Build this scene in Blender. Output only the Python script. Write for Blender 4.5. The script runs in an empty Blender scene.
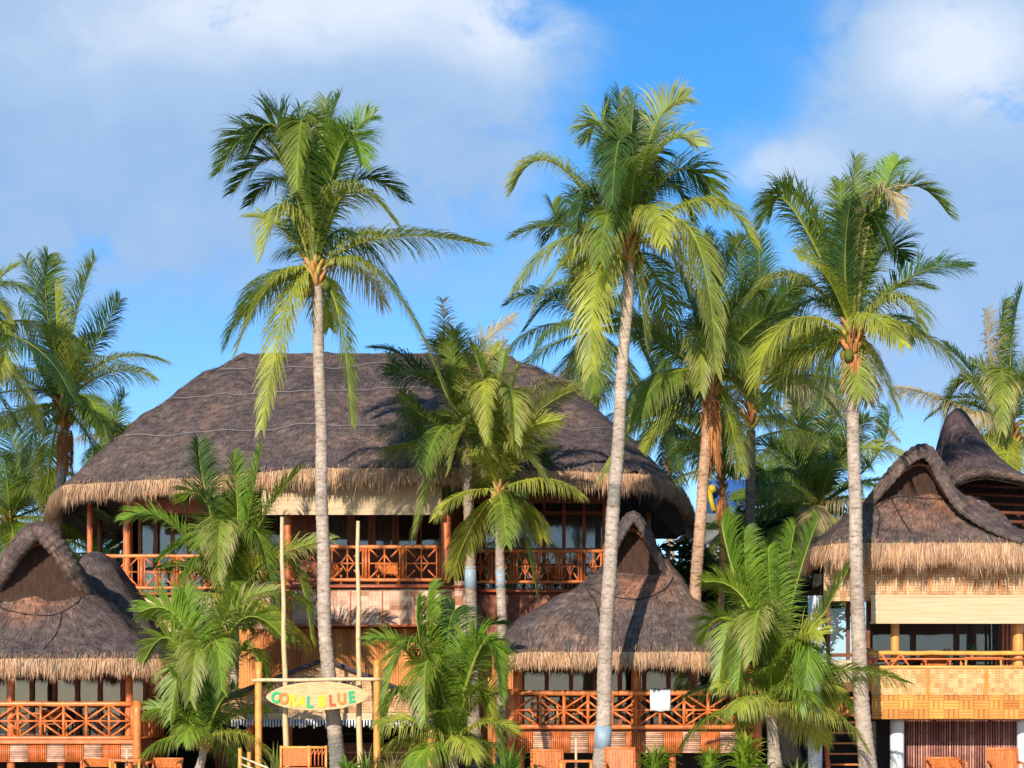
import bpy, math, random
from mathutils import Vector, noise, Matrix
random.seed(7)
R = random.Random(11)
F, CX, HY, CZ = 2000.0, 512.0, 720.0, 1.7
def PX(px, D): return (px - CX) / F * D
def PZ(py, D): return CZ + (HY - py) / F * D
def P(px, py, D): return Vector((PX(px, D), D, PZ(py, D)))
scene = bpy.context.scene
col = scene.collection
ORG = {}

# ---------------------------------------------------------------- meshes
class MB:
    def __init__(s): s.v = []; s.f = []; s.c = []; s.uv = []; s.sm = []
    def vert(s, p, c=(1, 1, 1), uv=(0, 0)):
        s.v.append((p[0], p[1], p[2])); s.c.append(c); s.uv.append(uv); return len(s.v) - 1
    def face(s, idx, smooth=False): s.f.append(tuple(idx)); s.sm.append(smooth)
    def box(s, x0, x1, y0, y1, z0, z1, c=(1, 1, 1)):
        b = [s.vert(p, c) for p in ((x0,y0,z0),(x1,y0,z0),(x1,y1,z0),(x0,y1,z0),(x0,y0,z1),(x1,y0,z1),(x1,y1,z1),(x0,y1,z1))]
        for q in ((0,3,2,1),(4,5,6,7),(0,1,5,4),(1,2,6,5),(2,3,7,6),(3,0,4,7)): s.face([b[i] for i in q])
    def tube(s, pts, rad, n=8, c=(1,1,1), cap=True, squash=1.0):
        pts = [Vector(p) for p in pts]
        if not isinstance(rad, (list, tuple)): rad = [rad] * len(pts)
        rings = []; L = 0
        T = (pts[1] - pts[0]).normalized()
        up = Vector((0, 0, 1)) if abs(T.z) < .9 else Vector((0, 1, 0))
        U = T.cross(up).normalized()
        for i, p in enumerate(pts):
            T = (pts[min(i+1, len(pts)-1)] - pts[max(i-1, 0)]).normalized()
            U = (U - T * U.dot(T)).normalized(); V = T.cross(U)
            if i: L += (p - pts[i-1]).length
            rings.append([s.vert(p + (U * math.cos(a) + V * math.sin(a) * squash) * rad[i], c, (k / n, L))
                          for k in range(n) for a in [2 * math.pi * k / n]])
        for a, b in zip(rings, rings[1:]):
            for k in range(n): s.face((a[k], a[(k+1) % n], b[(k+1) % n], b[k]), True)
        if cap:
            s.face(rings[0][::-1]); s.face(rings[-1])
    def grid(s, rows, closed=False, c=(1,1,1), smooth=True, uvs=None, flip=False):
        idx = [[s.vert(p, c, uvs[i][j] if uvs else (0, 0)) for j, p in enumerate(r)] for i, r in enumerate(rows)]
        for a, b in zip(idx, idx[1:]):
            m = len(a)
            for k in range(m if closed else m - 1):
                q = (a[k], a[(k+1) % m], b[(k+1) % m], b[k])
                s.face(q[::-1] if flip else q, smooth)
        return idx
    def sphere(s, p, r, sc=(1,1,1), c=(1,1,1), n=8, m=6):
        rows = []
        for i in range(m + 1):
            t = math.pi * i / m
            rows.append([(p[0] + r*sc[0]*math.sin(t)*math.cos(2*math.pi*k/n), p[1] + r*sc[1]*math.sin(t)*math.sin(2*math.pi*k/n), p[2] + r*sc[2]*math.cos(t)) for k in range(n)])
        s.grid(rows, True, c, True, flip=True)
    def build(s, name, mat, parent=None, org=None):
        me = bpy.data.meshes.new(name)
        if parent is not None: o0 = ORG[parent.name]
        else: o0 = Vector(org) if org is not None else Vector((0, 0, 0))
        me.from_pydata([(a - o0[0], b - o0[1], c - o0[2]) for a, b, c in s.v], [], s.f)
        me.polygons.foreach_set('use_smooth', s.sm)
        a = me.color_attributes.new('col', 'FLOAT_COLOR', 'POINT')
        flat = []
        for c in s.c: flat += [c[0], c[1], c[2], 1.0]
        a.data.foreach_set('color', flat)
        ul = me.uv_layers.new(name='UVMap')
        li = [0] * len(me.loops); me.loops.foreach_get('vertex_index', li)
        fu = []
        for i in li: fu += s.uv[i]
        ul.data.foreach_set('uv', fu)
        me.materials.append(mat)
        ob = bpy.data.objects.new(name, me); col.objects.link(ob)
        if parent is not None: ob.parent = parent
        else: ob.location = o0
        ORG[ob.name] = o0
        return ob
def tag(o, label=None, cat=None, group=None, kind=None):
    if label: o['label'] = label
    if cat: o['category'] = cat
    if group: o['group'] = group
    if kind: o['kind'] = kind
    return o
def empty(name, loc, label, cat, group=None):
    o = bpy.data.objects.new(name, None); o.empty_display_size = .3
    col.objects.link(o); o.location = loc; ORG[o.name] = Vector(loc)
    return tag(o, label, cat, group)

# ---------------------------------------------------------------- materials
def nt(name):
    m = bpy.data.materials.new(name); m.use_nodes = True
    t = m.node_tree; b = t.nodes['Principled BSDF']; return m, t, b
def N(t, typ, **kw):
    n = t.nodes.new(typ)
    for k, v in kw.items():
        if k.startswith('i_'):
            key = k[2:]; key = int(key) if key.isdigit() else key.replace('_', ' ')
            n.inputs[key].default_value = v
        else: setattr(n, k, v)
    return n
def ramp(t, stops):
    r = t.nodes.new('ShaderNodeValToRGB'); e = r.color_ramp.elements
    while len(e) < len(stops): e.new(.5)
    for el, (p, c) in zip(e, stops): el.position = p; el.color = (*c, 1)
    return r
def coords(t, kind='Object', scale=(1,1,1), rot=(0,0,0)):
    c = t.nodes.new('ShaderNodeTexCoord'); m = t.nodes.new('ShaderNodeMapping')
    m.inputs['Scale'].default_value = scale; m.inputs['Rotation'].default_value = rot
    t.links.new(c.outputs[kind], m.inputs['Vector']); return m.outputs[0]
def mixc(t, fac, a, b, mode='MIX'):
    n = t.nodes.new('ShaderNodeMix'); n.data_type = 'RGBA'; n.blend_type = mode
    for s, v in ((0, fac), (6, a), (7, b)):
        if hasattr(v, 'links') or hasattr(v, 'is_output'): t.links.new(v, n.inputs[s])
        else: n.inputs[s].default_value = v if s == 0 else (*v, 1)
    return n.outputs[2]
def mth(t, op, a, b=0.0, c=None):
    n = t.nodes.new('ShaderNodeMath'); n.operation = op
    for i, v in enumerate((a, b) if c is None else (a, b, c)):
        if hasattr(v, 'is_output'): t.links.new(v, n.inputs[i])
        else: n.inputs[i].default_value = v
    return n.outputs[0]
def bump(t, b, h, strength=.5, dist=.02):
    n = N(t, 'ShaderNodeBump', i_Strength=strength, i_Distance=dist); t.links.new(h, n.inputs['Height'])
    t.links.new(n.outputs[0], b.inputs['Normal'])
def noisy(name, c, rough=.7, scale=3, var=.3, sc=(1,1,1), kind='Object', bs=.3, bd=.01, spec=.3, vc=False):
    """base colour with noise in its tone, optional vertex colour multiplied in"""
    m, t, b = nt(name)
    n = N(t, 'ShaderNodeTexNoise', i_Scale=scale, i_Detail=6.0, i_Roughness=.65)
    t.links.new(coords(t, kind, sc), n.inputs['Vector'])
    r = ramp(t, [(.3, [x*(1-var) for x in c]), (.7, [min(1, x*(1+var*.7)) for x in c])])
    t.links.new(n.outputs['Fac'], r.inputs[0]); out = r.outputs[0]
    if vc:
        a = N(t, 'ShaderNodeAttribute', attribute_name='col'); out = mixc(t, 1.0, out, a.outputs['Color'], 'MULTIPLY')
    t.links.new(out, b.inputs['Base Color'])
    b.inputs['Roughness'].default_value = rough; b.inputs['Specular IOR Level'].default_value = spec
    bump(t, b, n.outputs['Fac'], bs, bd); return m
M = {}
def leafmat(name, rough=.45, trans=.4):
    m, t, b = nt(name); a = N(t, 'ShaderNodeAttribute', attribute_name='col')
    n = N(t, 'ShaderNodeTexNoise', i_Scale=1.3, i_Detail=3.0); t.links.new(coords(t), n.inputs['Vector'])
    r = ramp(t, [(.3, (.72, .74, .7)), (.7, (1.2, 1.15, 1.0))]); t.links.new(n.outputs['Fac'], r.inputs[0])
    c = mixc(t, 1.0, a.outputs['Color'], r.outputs[0], 'MULTIPLY')
    t.links.new(c, b.inputs['Base Color']); b.inputs['Roughness'].default_value = rough
    b.inputs['Specular IOR Level'].default_value = .45
    tr = N(t, 'ShaderNodeBsdfTranslucent'); c2 = mixc(t, 1.0, c, (1.5, 1.6, .8), 'MULTIPLY'); t.links.new(c2, tr.inputs[0])
    mx = N(t, 'ShaderNodeMixShader'); mx.inputs[0].default_value = trans
    t.links.new(b.outputs[0], mx.inputs[1]); t.links.new(tr.outputs[0], mx.inputs[2])
    t.links.new(mx.outputs[0], t.nodes['Material Output'].inputs[0]); return m
M['leaf'] = leafmat('palm_leaf')
M['straw'] = leafmat('straw', .85, .12)
def thatch(name, c1, c2, c3):
    m, t, b = nt(name)
    big = N(t, 'ShaderNodeTexNoise', i_Scale=.45, i_Detail=7.0, i_Roughness=.72, i_Distortion=.6); t.links.new(coords(t), big.inputs['Vector'])
    st = N(t, 'ShaderNodeTexNoise', i_Scale=1.0, i_Detail=8.0, i_Roughness=.75, i_Distortion=.4); t.links.new(coords(t, 'UV', (16, 3.2, 1)), st.inputs['Vector'])
    cl = N(t, 'ShaderNodeTexNoise', i_Scale=3.4, i_Detail=6.0, i_Roughness=.7); t.links.new(coords(t), cl.inputs['Vector'])
    row = N(t, 'ShaderNodeTexNoise', i_Scale=1.0, i_Detail=5.0, i_Roughness=.7); t.links.new(coords(t, 'UV', (.8, 5.5, 1)), row.inputs['Vector'])
    r = ramp(t, [(.36, c1), (.52, c2), (.68, c3)]); t.links.new(big.outputs['Fac'], r.inputs[0])
    rs = ramp(t, [(.3, (.42, .42, .43)), (.5, (1, 1, 1)), (.72, (1.8, 1.72, 1.65))]); t.links.new(st.outputs['Fac'], rs.inputs[0])
    rc = ramp(t, [(.34, (.58, .58, .61)), (.66, (1.42, 1.38, 1.32))]); t.links.new(cl.outputs['Fac'], rc.inputs[0])
    rr = ramp(t, [(.35, (.78, .78, .78)), (.65, (1.22, 1.2, 1.2))]); t.links.new(row.outputs['Fac'], rr.inputs[0])
    o = mixc(t, 1.0, mixc(t, 1.0, r.outputs[0], rs.outputs[0], 'MULTIPLY'), rc.outputs[0], 'MULTIPLY')
    o = mixc(t, 1.0, o, rr.outputs[0], 'MULTIPLY')
    a = N(t, 'ShaderNodeAttribute', attribute_name='col'); o = mixc(t, 1.0, o, a.outputs['Color'], 'MULTIPLY')
    t.links.new(o, b.inputs['Base Color']); b.inputs['Roughness'].default_value = .95; b.inputs['Specular IOR Level'].default_value = .12
    h = mth(t, 'ADD', mth(t, 'MULTIPLY', st.outputs['Fac'], .8), mth(t, 'MULTIPLY', cl.outputs['Fac'], 1.4)); bump(t, b, h, .9, .09); return m
M['thatch'] = thatch('old_thatch', (.1, .078, .074), (.145, .107, .094), (.26, .165, .115))
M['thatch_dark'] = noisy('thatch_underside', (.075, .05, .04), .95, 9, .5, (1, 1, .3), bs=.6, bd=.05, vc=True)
M['roll'] = thatch('roll_thatch', (.13, .09, .078), (.17, .12, .10), (.27, .18, .13))
M['bamboo'] = noisy('bamboo_orange', (.66, .17, .04), .38, 5, .38, (1, 1, 1), bs=.15, spec=.5, vc=True)
M['bamboo_y'] = noisy('bamboo_golden', (.78, .33, .07), .4, 4, .3, bs=.15, spec=.5, vc=True)
M['pole'] = noisy('bare_pole', (.68, .47, .24), .55, 4, .25, (3, 3, 1), vc=True)
M['wood'] = noisy('brown_timber', (.2, .065, .03), .5, 3, .4, (4, 4, 1), vc=True)
M['wood_orange'] = noisy('orange_timber', (.62, .17, .035), .45, 3, .4, (7, 7, 1), vc=True)
M['dark'] = noisy('painted_shade', (.03, .024, .02), .8, 2, .4, vc=True)  # near-black colour stands in for the shade of interiors and voids
M['white'] = noisy('white_plaster', (.78, .78, .78), .75, 2, .12, spec=.2, vc=True)
M['cloth'] = noisy('white_cloth', (.82, .82, .82), .9, 6, .06, vc=True)
M['curtain'] = noisy('pale_curtain', (.5, .46, .38), .9, 1.2, .3, (14, 1, .4), vc=True)
M['trunk'] = None
def trunkmat():
    m, t, b = nt('palm_bark')
    n = N(t, 'ShaderNodeTexNoise', i_Scale=3.0, i_Detail=8.0, i_Roughness=.7); t.links.new(coords(t), n.inputs['Vector'])
    ring = N(t, 'ShaderNodeTexNoise', i_Scale=1.0, i_Detail=4.0, i_Roughness=.7); t.links.new(coords(t, 'UV', (3, 11, 1)), ring.inputs['Vector'])
    sp = N(t, 'ShaderNodeTexNoise', i_Scale=14.0, i_Detail=4.0); t.links.new(coords(t), sp.inputs['Vector'])
    r = ramp(t, [(.3, (.33, .25, .19)), (.55, (.48, .375, .29)), (.75, (.56, .46, .37))]); t.links.new(n.outputs['Fac'], r.inputs[0])
    r2 = ramp(t, [(.34, (.5, .43, .39)), (.47, (1, 1, 1)), (.8, (1.2, 1.14, 1.08))]); t.links.new(ring.outputs['Fac'], r2.inputs[0])
    r3 = ramp(t, [(.3, (.8, .78, .76)), (.6, (1.08, 1.08, 1.08))]); t.links.new(sp.outputs['Fac'], r3.inputs[0])
    a = N(t, 'ShaderNodeAttribute', attribute_name='col')
    o = mixc(t, 1.0, mixc(t, 1.0, mixc(t, 1.0, r.outputs[0], r2.outputs[0], 'MULTIPLY'), r3.outputs[0], 'MULTIPLY'), a.outputs['Color'], 'MULTIPLY')
    t.links.new(o, b.inputs['Base Color']); b.inputs['Roughness'].default_value = .9; b.inputs['Specular IOR Level'].default_value = .15
    bump(t, b, ring.outputs['Fac'], .9, .05); return m
M['trunk'] = trunkmat()
M['metal'] = noisy('galvanised_metal', (.36, .45, .5), .6, 4, .3, (1, 1, .3), spec=.4); M['metal'].node_tree.nodes['Principled BSDF'].inputs['Metallic'].default_value = .1
def glass():
    m, t, b = nt('window_glass'); b.inputs['Base Color'].default_value = (.03, .035, .04, 1); b.inputs['Roughness'].default_value = .06
    tr = N(t, 'ShaderNodeBsdfTransparent'); tr.inputs[0].default_value = (.8, .85, .85, 1)
    gl = N(t, 'ShaderNodeBsdfGlossy'); gl.inputs['Roughness'].default_value = .04
    n = N(t, 'ShaderNodeTexNoise', i_Scale=.8); t.links.new(coords(t), n.inputs['Vector'])
    bp = N(t, 'ShaderNodeBump', i_Strength=.12, i_Distance=.05); t.links.new(n.outputs['Fac'], bp.inputs['Height']); t.links.new(bp.outputs[0], gl.inputs['Normal'])
    mx = N(t, 'ShaderNodeMixShader'); mx.inputs[0].default_value = .07
    t.links.new(tr.outputs[0], mx.inputs[1]); t.links.new(gl.outputs[0], mx.inputs[2])
    t.links.new(mx.outputs[0], t.nodes['Material Output'].inputs[0]); return m
M['glass'] = glass()
def weave(name, c1, c2, cs, cl=(.1, .04, .02), strips=5, mort=.25, var=.8):
    """basket weave: checker of cells whose strips run level or upright; object metres"""
    m, t, b = nt(name)
    co = coords(t, 'Object', (1, 1, 1)); sep = N(t, 'ShaderNodeSeparateXYZ'); t.links.new(co, sep.inputs[0])
    x = mth(t, 'DIVIDE', sep.outputs[0], cs[0]); z = mth(t, 'DIVIDE', sep.outputs[2], cs[1])
    fx = mth(t, 'FLOOR', x); fz = mth(t, 'FLOOR', z)
    chk = mth(t, 'MODULO', mth(t, 'ABSOLUTE', mth(t, 'ADD', fx, fz)), 2.0)
    wx = mth(t, 'ABSOLUTE', mth(t, 'SINE', mth(t, 'MULTIPLY', x, math.pi * strips))); wz = mth(t, 'ABSOLUTE', mth(t, 'SINE', mth(t, 'MULTIPLY', z, math.pi * strips)))
    mixf = N(t, 'ShaderNodeMix'); mixf.data_type = 'FLOAT'
    t.links.new(chk, mixf.inputs[0]); t.links.new(wx, mixf.inputs[2]); t.links.new(wz, mixf.inputs[3])
    h = mixf.outputs[0]
    cv = N(t, 'ShaderNodeCombineXYZ'); t.links.new(fx, cv.inputs[0]); t.links.new(fz, cv.inputs[1])
    wn = N(t, 'ShaderNodeTexWhiteNoise', noise_dimensions='2D'); t.links.new(cv.outputs[0], wn.inputs['Vector'])
    nz = N(t, 'ShaderNodeTexNoise', i_Scale=1.1, i_Detail=6.0, i_Roughness=.7); t.links.new(co, nz.inputs['Vector'])
    f = mth(t, 'ADD', mth(t, 'MULTIPLY', wn.outputs['Value'], .6 * var), mth(t, 'MULTIPLY', mth(t, 'SUBTRACT', nz.outputs['Fac'], .25), .9))
    r = ramp(t, [(.15, c1), (.85, c2)]); t.links.new(f, r.inputs[0])
    line = ramp(t, [(.0, cl), (mort, (1, 1, 1))]); t.links.new(h, line.inputs[0])
    t.links.new(mixc(t, 1.0, r.outputs[0], line.outputs[0], 'MULTIPLY'), b.inputs['Base Color'])
    b.inputs['Roughness'].default_value = .7; bump(t, b, h, .6, .01); return m
M['weave_pale'] = weave('woven_wall_pale', (.40, .15, .07), (.86, .62, .44), (.34, .15), (.55, .42, .34), 3, .35)
M['weave_red'] = weave('woven_wall_red', (.22, .05, .025), (.42, .17, .1), (.22, .16), (.3, .12, .08), 3, .4)
M['amakan'] = weave('split_bamboo_mat', (.42, .19, .07), (.84, .56, .3), (.16, .16), (.42, .28, .18), 2, .6)
M['amakan_o'] = weave('golden_mat', (.55, .27, .08), (.84, .56, .25), (.13, .13), (.5, .32, .2), 2, .6)
M['weave_gold'] = weave('woven_band_gold', (.5, .16, .02), (.84, .40, .07), (.42, .25), (.32, .13, .06), 3, .5)
M['slat_orange'] = weave('orange_slat_wall', (.6, .17, .03), (.8, .32, .07), (.27, 40), (.2, .07, .03), 3, .55)
def blind():
    m, t, b = nt('bamboo_blind'); n = N(t, 'ShaderNodeTexNoise', i_Scale=1.0, i_Detail=6.0, i_Roughness=.7)
    t.links.new(coords(t, 'Object', (.6, .6, 26)), n.inputs['Vector'])
    r = ramp(t, [(.3, (.5, .32, .16)), (.7, (.74, .53, .31))]); t.links.new(n.outputs['Fac'], r.inputs[0])
    t.links.new(r.outputs[0], b.inputs['Base Color']); b.inputs['Roughness'].default_value = .7; bump(t, b, n.outputs['Fac'], .5, .01); return m
M['blind'] = blind()
M['sand'] = noisy('sand', (.6, .52, .42), .95, .6, .2, bs=.4, bd=.05)
M['rope'] = noisy('grey_rope', (.27, .23, .21), .9, 8, .2)
M['rope_dark'] = noisy('dark_rope', (.035, .025, .022), .9, 8, .3)
M['blue'] = noisy('blue_paint', (.012, .09, .33), .5, 1.5, .2)
M['grey'] = noisy('grey_concrete', (.2, .2, .19), .85, 2, .3)
M['paint'] = noisy('paint', (.9, .9, .9), .5, 6, .06, vc=True)
M['pipe'] = noisy('dark_roof_edge', (.06, .05, .055), .6, 3, .3)
M['board'] = noisy('cream_board', (.6, .42, .19), .6, 4, .3, (1, 1, 4))

# ---------------------------------------------------------------- camera, light, sky
cam = bpy.data.cameras.new('camera'); co = bpy.data.objects.new('camera', cam); col.objects.link(co)
co.location = (0, 0, CZ); co.rotation_euler = (math.radians(90), 0, 0)
cam.sensor_width = 36; cam.lens = F / 1024 * 36; cam.shift_y = (HY - 384) / 1024
cam.clip_start = .5; cam.clip_end = 8000; scene.camera = co
EL, AZ = math.radians(22), math.radians(16.5)
sun = bpy.data.lights.new('sun', 'SUN'); sun.energy = 3.7; sun.angle = math.radians(.5); sun.color = (1, .93, .82)
so = bpy.data.objects.new('sun', sun); col.objects.link(so); so.location = (-20, -40, 40)
trav = Vector((math.sin(AZ) * math.cos(EL), math.cos(AZ) * math.cos(EL), -math.sin(EL)))
so.rotation_euler = trav.to_track_quat('-Z', 'Y').to_euler()
w = bpy.data.worlds.new('World'); scene.world = w; w.use_nodes = True; t = w.node_tree
bg = t.nodes['Background']; bg.inputs[1].default_value = .15
sky = N(t, 'ShaderNodeTexSky', sky_type='NISHITA'); sky.sun_disc = False; sky.sun_elevation = EL; sky.sun_rotation = math.atan2(-trav.x, -trav.y)
sky.air_density = 1.0; sky.dust_density = .3; sky.ozone_density = 3.0
tint = None
tc = N(t, 'ShaderNodeTexCoord'); sp = N(t, 'ShaderNodeSeparateXYZ'); t.links.new(tc.outputs['Generated'], sp.inputs[0])
yy = mth(t, 'MAXIMUM', mth(t, 'ABSOLUTE', sp.outputs[1]), .05)
az = mth(t, 'DIVIDE', sp.outputs[0], yy); el = mth(t, 'DIVIDE', sp.outputs[2], yy)     # tangents of bearing and height
def blob(px, py, rx, ry, amp):
    dx = mth(t, 'DIVIDE', mth(t, 'SUBTRACT', az, (px - CX) / F), rx / F); dz = mth(t, 'DIVIDE', mth(t, 'SUBTRACT', el, (HY - py) / F), ry / F)
    d = mth(t, 'ADD', mth(t, 'MULTIPLY', dx, dx), mth(t, 'MULTIPLY', dz, dz))
    return mth(t, 'MULTIPLY', mth(t, 'EXPONENT', mth(t, 'MULTIPLY', d, -1.0)), amp)
def add(*a):
    s = a[0]
    for x in a[1:]: s = mth(t, 'ADD', s, x)
    return s
cv = N(t, 'ShaderNodeCombineXYZ'); t.links.new(az, cv.inputs[0]); t.links.new(mth(t, 'MULTIPLY', el, 1.3), cv.inputs[1])
n1 = N(t, 'ShaderNodeTexNoise', i_Scale=9.0, i_Detail=7.0, i_Roughness=.55, i_Distortion=.3); t.links.new(cv.outputs[0], n1.inputs['Vector'])
n3 = N(t, 'ShaderNodeTexNoise', i_Scale=26.0, i_Detail=8.0, i_Roughness=.6, i_Distortion=.5); t.links.new(cv.outputs[0], n3.inputs['Vector'])
n2 = N(t, 'ShaderNodeTexNoise', i_Scale=3.5, i_Detail=4.0, i_Roughness=.5); t.links.new(cv.outputs[0], n2.inputs['Vector'])
dens = add(blob(200, 10, 340, 170, 1.25), blob(60, 170, 260, 150, .95), blob(440, 120, 120, 130, .7), blob(980, 60, 130, 120, 1.5), blob(1000, 210, 150, 150, 1.1),
           blob(775, 165, 75, 40, .5), blob(430, 270, 120, 60, .28), blob(600, 330, 160, 60, .15), blob(940, 330, 150, 90, .75), blob(-300, 300, 300, 200, .8), blob(1400, 200, 300, 300, .8))
dens = mth(t, 'SUBTRACT', dens, blob(60, 190, 60, 40, .3))
tr_ = ramp(t, [(.02, (.60, .66, .84)), (.30, (.23, .56, .80))]); t.links.new(el, tr_.inputs[0]); tint = mixc(t, 1.0, sky.outputs[0], tr_.outputs[0], 'MULTIPLY')
m1 = mth(t, 'MULTIPLY', dens, add(mth(t, 'MULTIPLY', n1.outputs['Fac'], 3.0), mth(t, 'MULTIPLY', n3.outputs['Fac'], 1.5), -1.3))
dm = ramp(t, [(.12, (0, 0, 0)), (.95, (1, 1, 1))]); dm.color_ramp.interpolation = 'EASE'; t.links.new(m1, dm.inputs[0])
white = add(blob(330, 0, 260, 60, .8), blob(500, 50, 60, 50, .4), blob(960, 50, 110, 75, .9), blob(110, 60, 200, 60, .3), blob(775, 165, 90, 40, .5), mth(t, 'MULTIPLY', n2.outputs['Fac'], .3), mth(t, 'MULTIPLY', n3.outputs['Fac'], .5), -.22)
wr = ramp(t, [(.0, (.30, .47, .74)), (.5, (.47, .62, .82)), (1.0, (.85, .9, .97))]); t.links.new(white, wr.inputs[0])
# cloud radiance is divided by the background strength, so that a lit cloud comes out near white
cl = mixc(t, 1.0, wr.outputs[0], (4.7, 4.7, 4.7), 'MULTIPLY')
fin = mixc(t, mth(t, 'MULTIPLY', dm.outputs[0], .85), tint, cl); t.links.new(fin, bg.inputs[0])
scene.view_settings.view_transform = 'Standard'; scene.view_settings.look = 'None'; scene.view_settings.exposure = .58; scene.view_settings.gamma = 1
scene.render.engine = 'CYCLES'; scene.cycles.max_bounces = 6; scene.cycles.transparent_max_bounces = 8

g = MB(); S_ = 3000
g.grid([[(x, y, 0) for x in (-S_, -200, -50, -20, 0, 20, 50, 200, S_)] for y in (-S_, -100, 0, 30, 60, 100, 300, S_)], flip=False, smooth=False)
tag(g.build('sand_ground', M['sand']), 'pale sand ground under the huts and palms', None, None, 'structure')

# ---------------------------------------------------------------- fringe and roofs
def resample(pts, step):
    pts = [Vector(p) for p in pts]; out = [pts[0]]; 
    for a, b in zip(pts, pts[1:]):
        n = max(1, int((b - a).length / step))
        out += [a.lerp(b, (k + 1) / n) for k in range(n)]
    return out
STRAW = [(.56, .33, .19), (.64, .39, .25), (.46, .255, .15), (.72, .48, .33), (.3, .165, .1), (.6, .36, .215)]
def fringe(parent, path, L=.62, dens=60, name='thatch_fringe', grey=0.0, out=.12):
    """path: eave line, open; straw hangs from it, outward is to the right of travel"""
    pts = resample(path, .25); mb = MB(); n = len(pts)
    nor = []
    for i in range(n):
        T = pts[min(i+1, n-1)] - pts[max(i-1, 0)]; nor.append(Vector((T.y, -T.x, 0)).normalized())
    # thick backing
    rows = []
    for f, o in ((-.06, -.3), (.04, 0), (0.0, .1), (-.35, .13), (-.62, .06), (-.66, -.08), (-.45, -.3)):
        rows.append([pts[i] + nor[i] * (o + .04 * noise.noise(pts[i] * 1.7)) + Vector((0, 0, f * L + .05 * noise.noise(pts[i] * 2.1 + Vector((3, 0, 0))))) for i in range(n)])
    mb.grid(rows, False, (.48*(1-grey*.4), .29*(1-grey*.4), .16), True, flip=True)
    for i in range(n - 1):
        a, b = pts[i], pts[i+1]; seg = (b - a).length
        for k in range(int(seg * dens * 6)):
            u = R.random(); p = a.lerp(b, u); nn = nor[i].lerp(nor[i+1], u)
            lay = R.random(); p = p + nn * (out + .05 - .13 * lay) + Vector((0, 0, .04 - R.random() * .35 * L)); hi = R.random() < .22
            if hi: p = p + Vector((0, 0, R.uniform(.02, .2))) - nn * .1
            T = (b - a).normalized()
            l = L * (.42 + .38 * R.random() + .34 * noise.noise(p * 1.5) + .3 * noise.noise(p * 5)); 
            if R.random() < .06: l *= 1.3
            wd = R.uniform(.005, .014); d = (Vector((0, 0, -1)) + T * R.uniform(-.2, .2) + nn * R.uniform(-.15, .3)).normalized()
            c = R.choice(STRAW); k2 = R.uniform(.75, 1.15); c = [x * k2 for x in c]
            if grey: c = [c[0]*(1-grey*.55), c[1]*(1-grey*.5), c[2]*(1-grey*.3)]
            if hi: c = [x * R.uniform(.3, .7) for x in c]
            c2 = [x * .8 for x in c]
            q = p + d * l * .6 + nn * .02; e = p + d * l + nn * R.uniform(-.03, .03); W = T * wd
            ia = mb.vert(p - W, c); ib = mb.vert(p + W, c); ic = mb.vert(q + W * .8, c); id_ = mb.vert(q - W * .8, c); ie = mb.vert(e, c2)
            mb.face((ia, ib, ic, id_)); mb.face((id_, ic, ie))
    return mb.build(name, M['straw'], parent)
def rr_ring(x0, x1, y0, y1, r, z, n=24, zf=None):
    """rounded rectangle, starts at the middle of the rear, runs so that outward is to the right"""
    r = max(.02, min(r, (x1-x0)/2-.01, (y1-y0)/2-.01)); pts = []
    def arc(cx, cy, a0):
        for k in range(n // 4 + 1):
            a = a0 + math.pi / 2 * k / (n // 4); pts.append((cx + r * math.cos(a), cy + r * math.sin(a)))
    def line(a, b, m):
        for k in range(1, m): pts.append((a[0] + (b[0]-a[0]) * k / m, a[1] + (b[1]-a[1]) * k / m))
    arc(x0 + r, y1 - r, math.pi / 2); line(pts[-1], (x0, y0 + r), 10); arc(x0 + r, y0 + r, math.pi)
    line(pts[-1], (x1 - r, y0), 26); arc(x1 - r, y0 + r, -math.pi / 2); line(pts[-1], (x1, y1 - r), 10); arc(x1 - r, y1 - r, 0)
    m = len(pts); line(pts[-1], (x0 + r, y1), 14)
    return [Vector((a, b, z + (zf(a, b) if zf else 0))) for a, b in pts]
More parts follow.
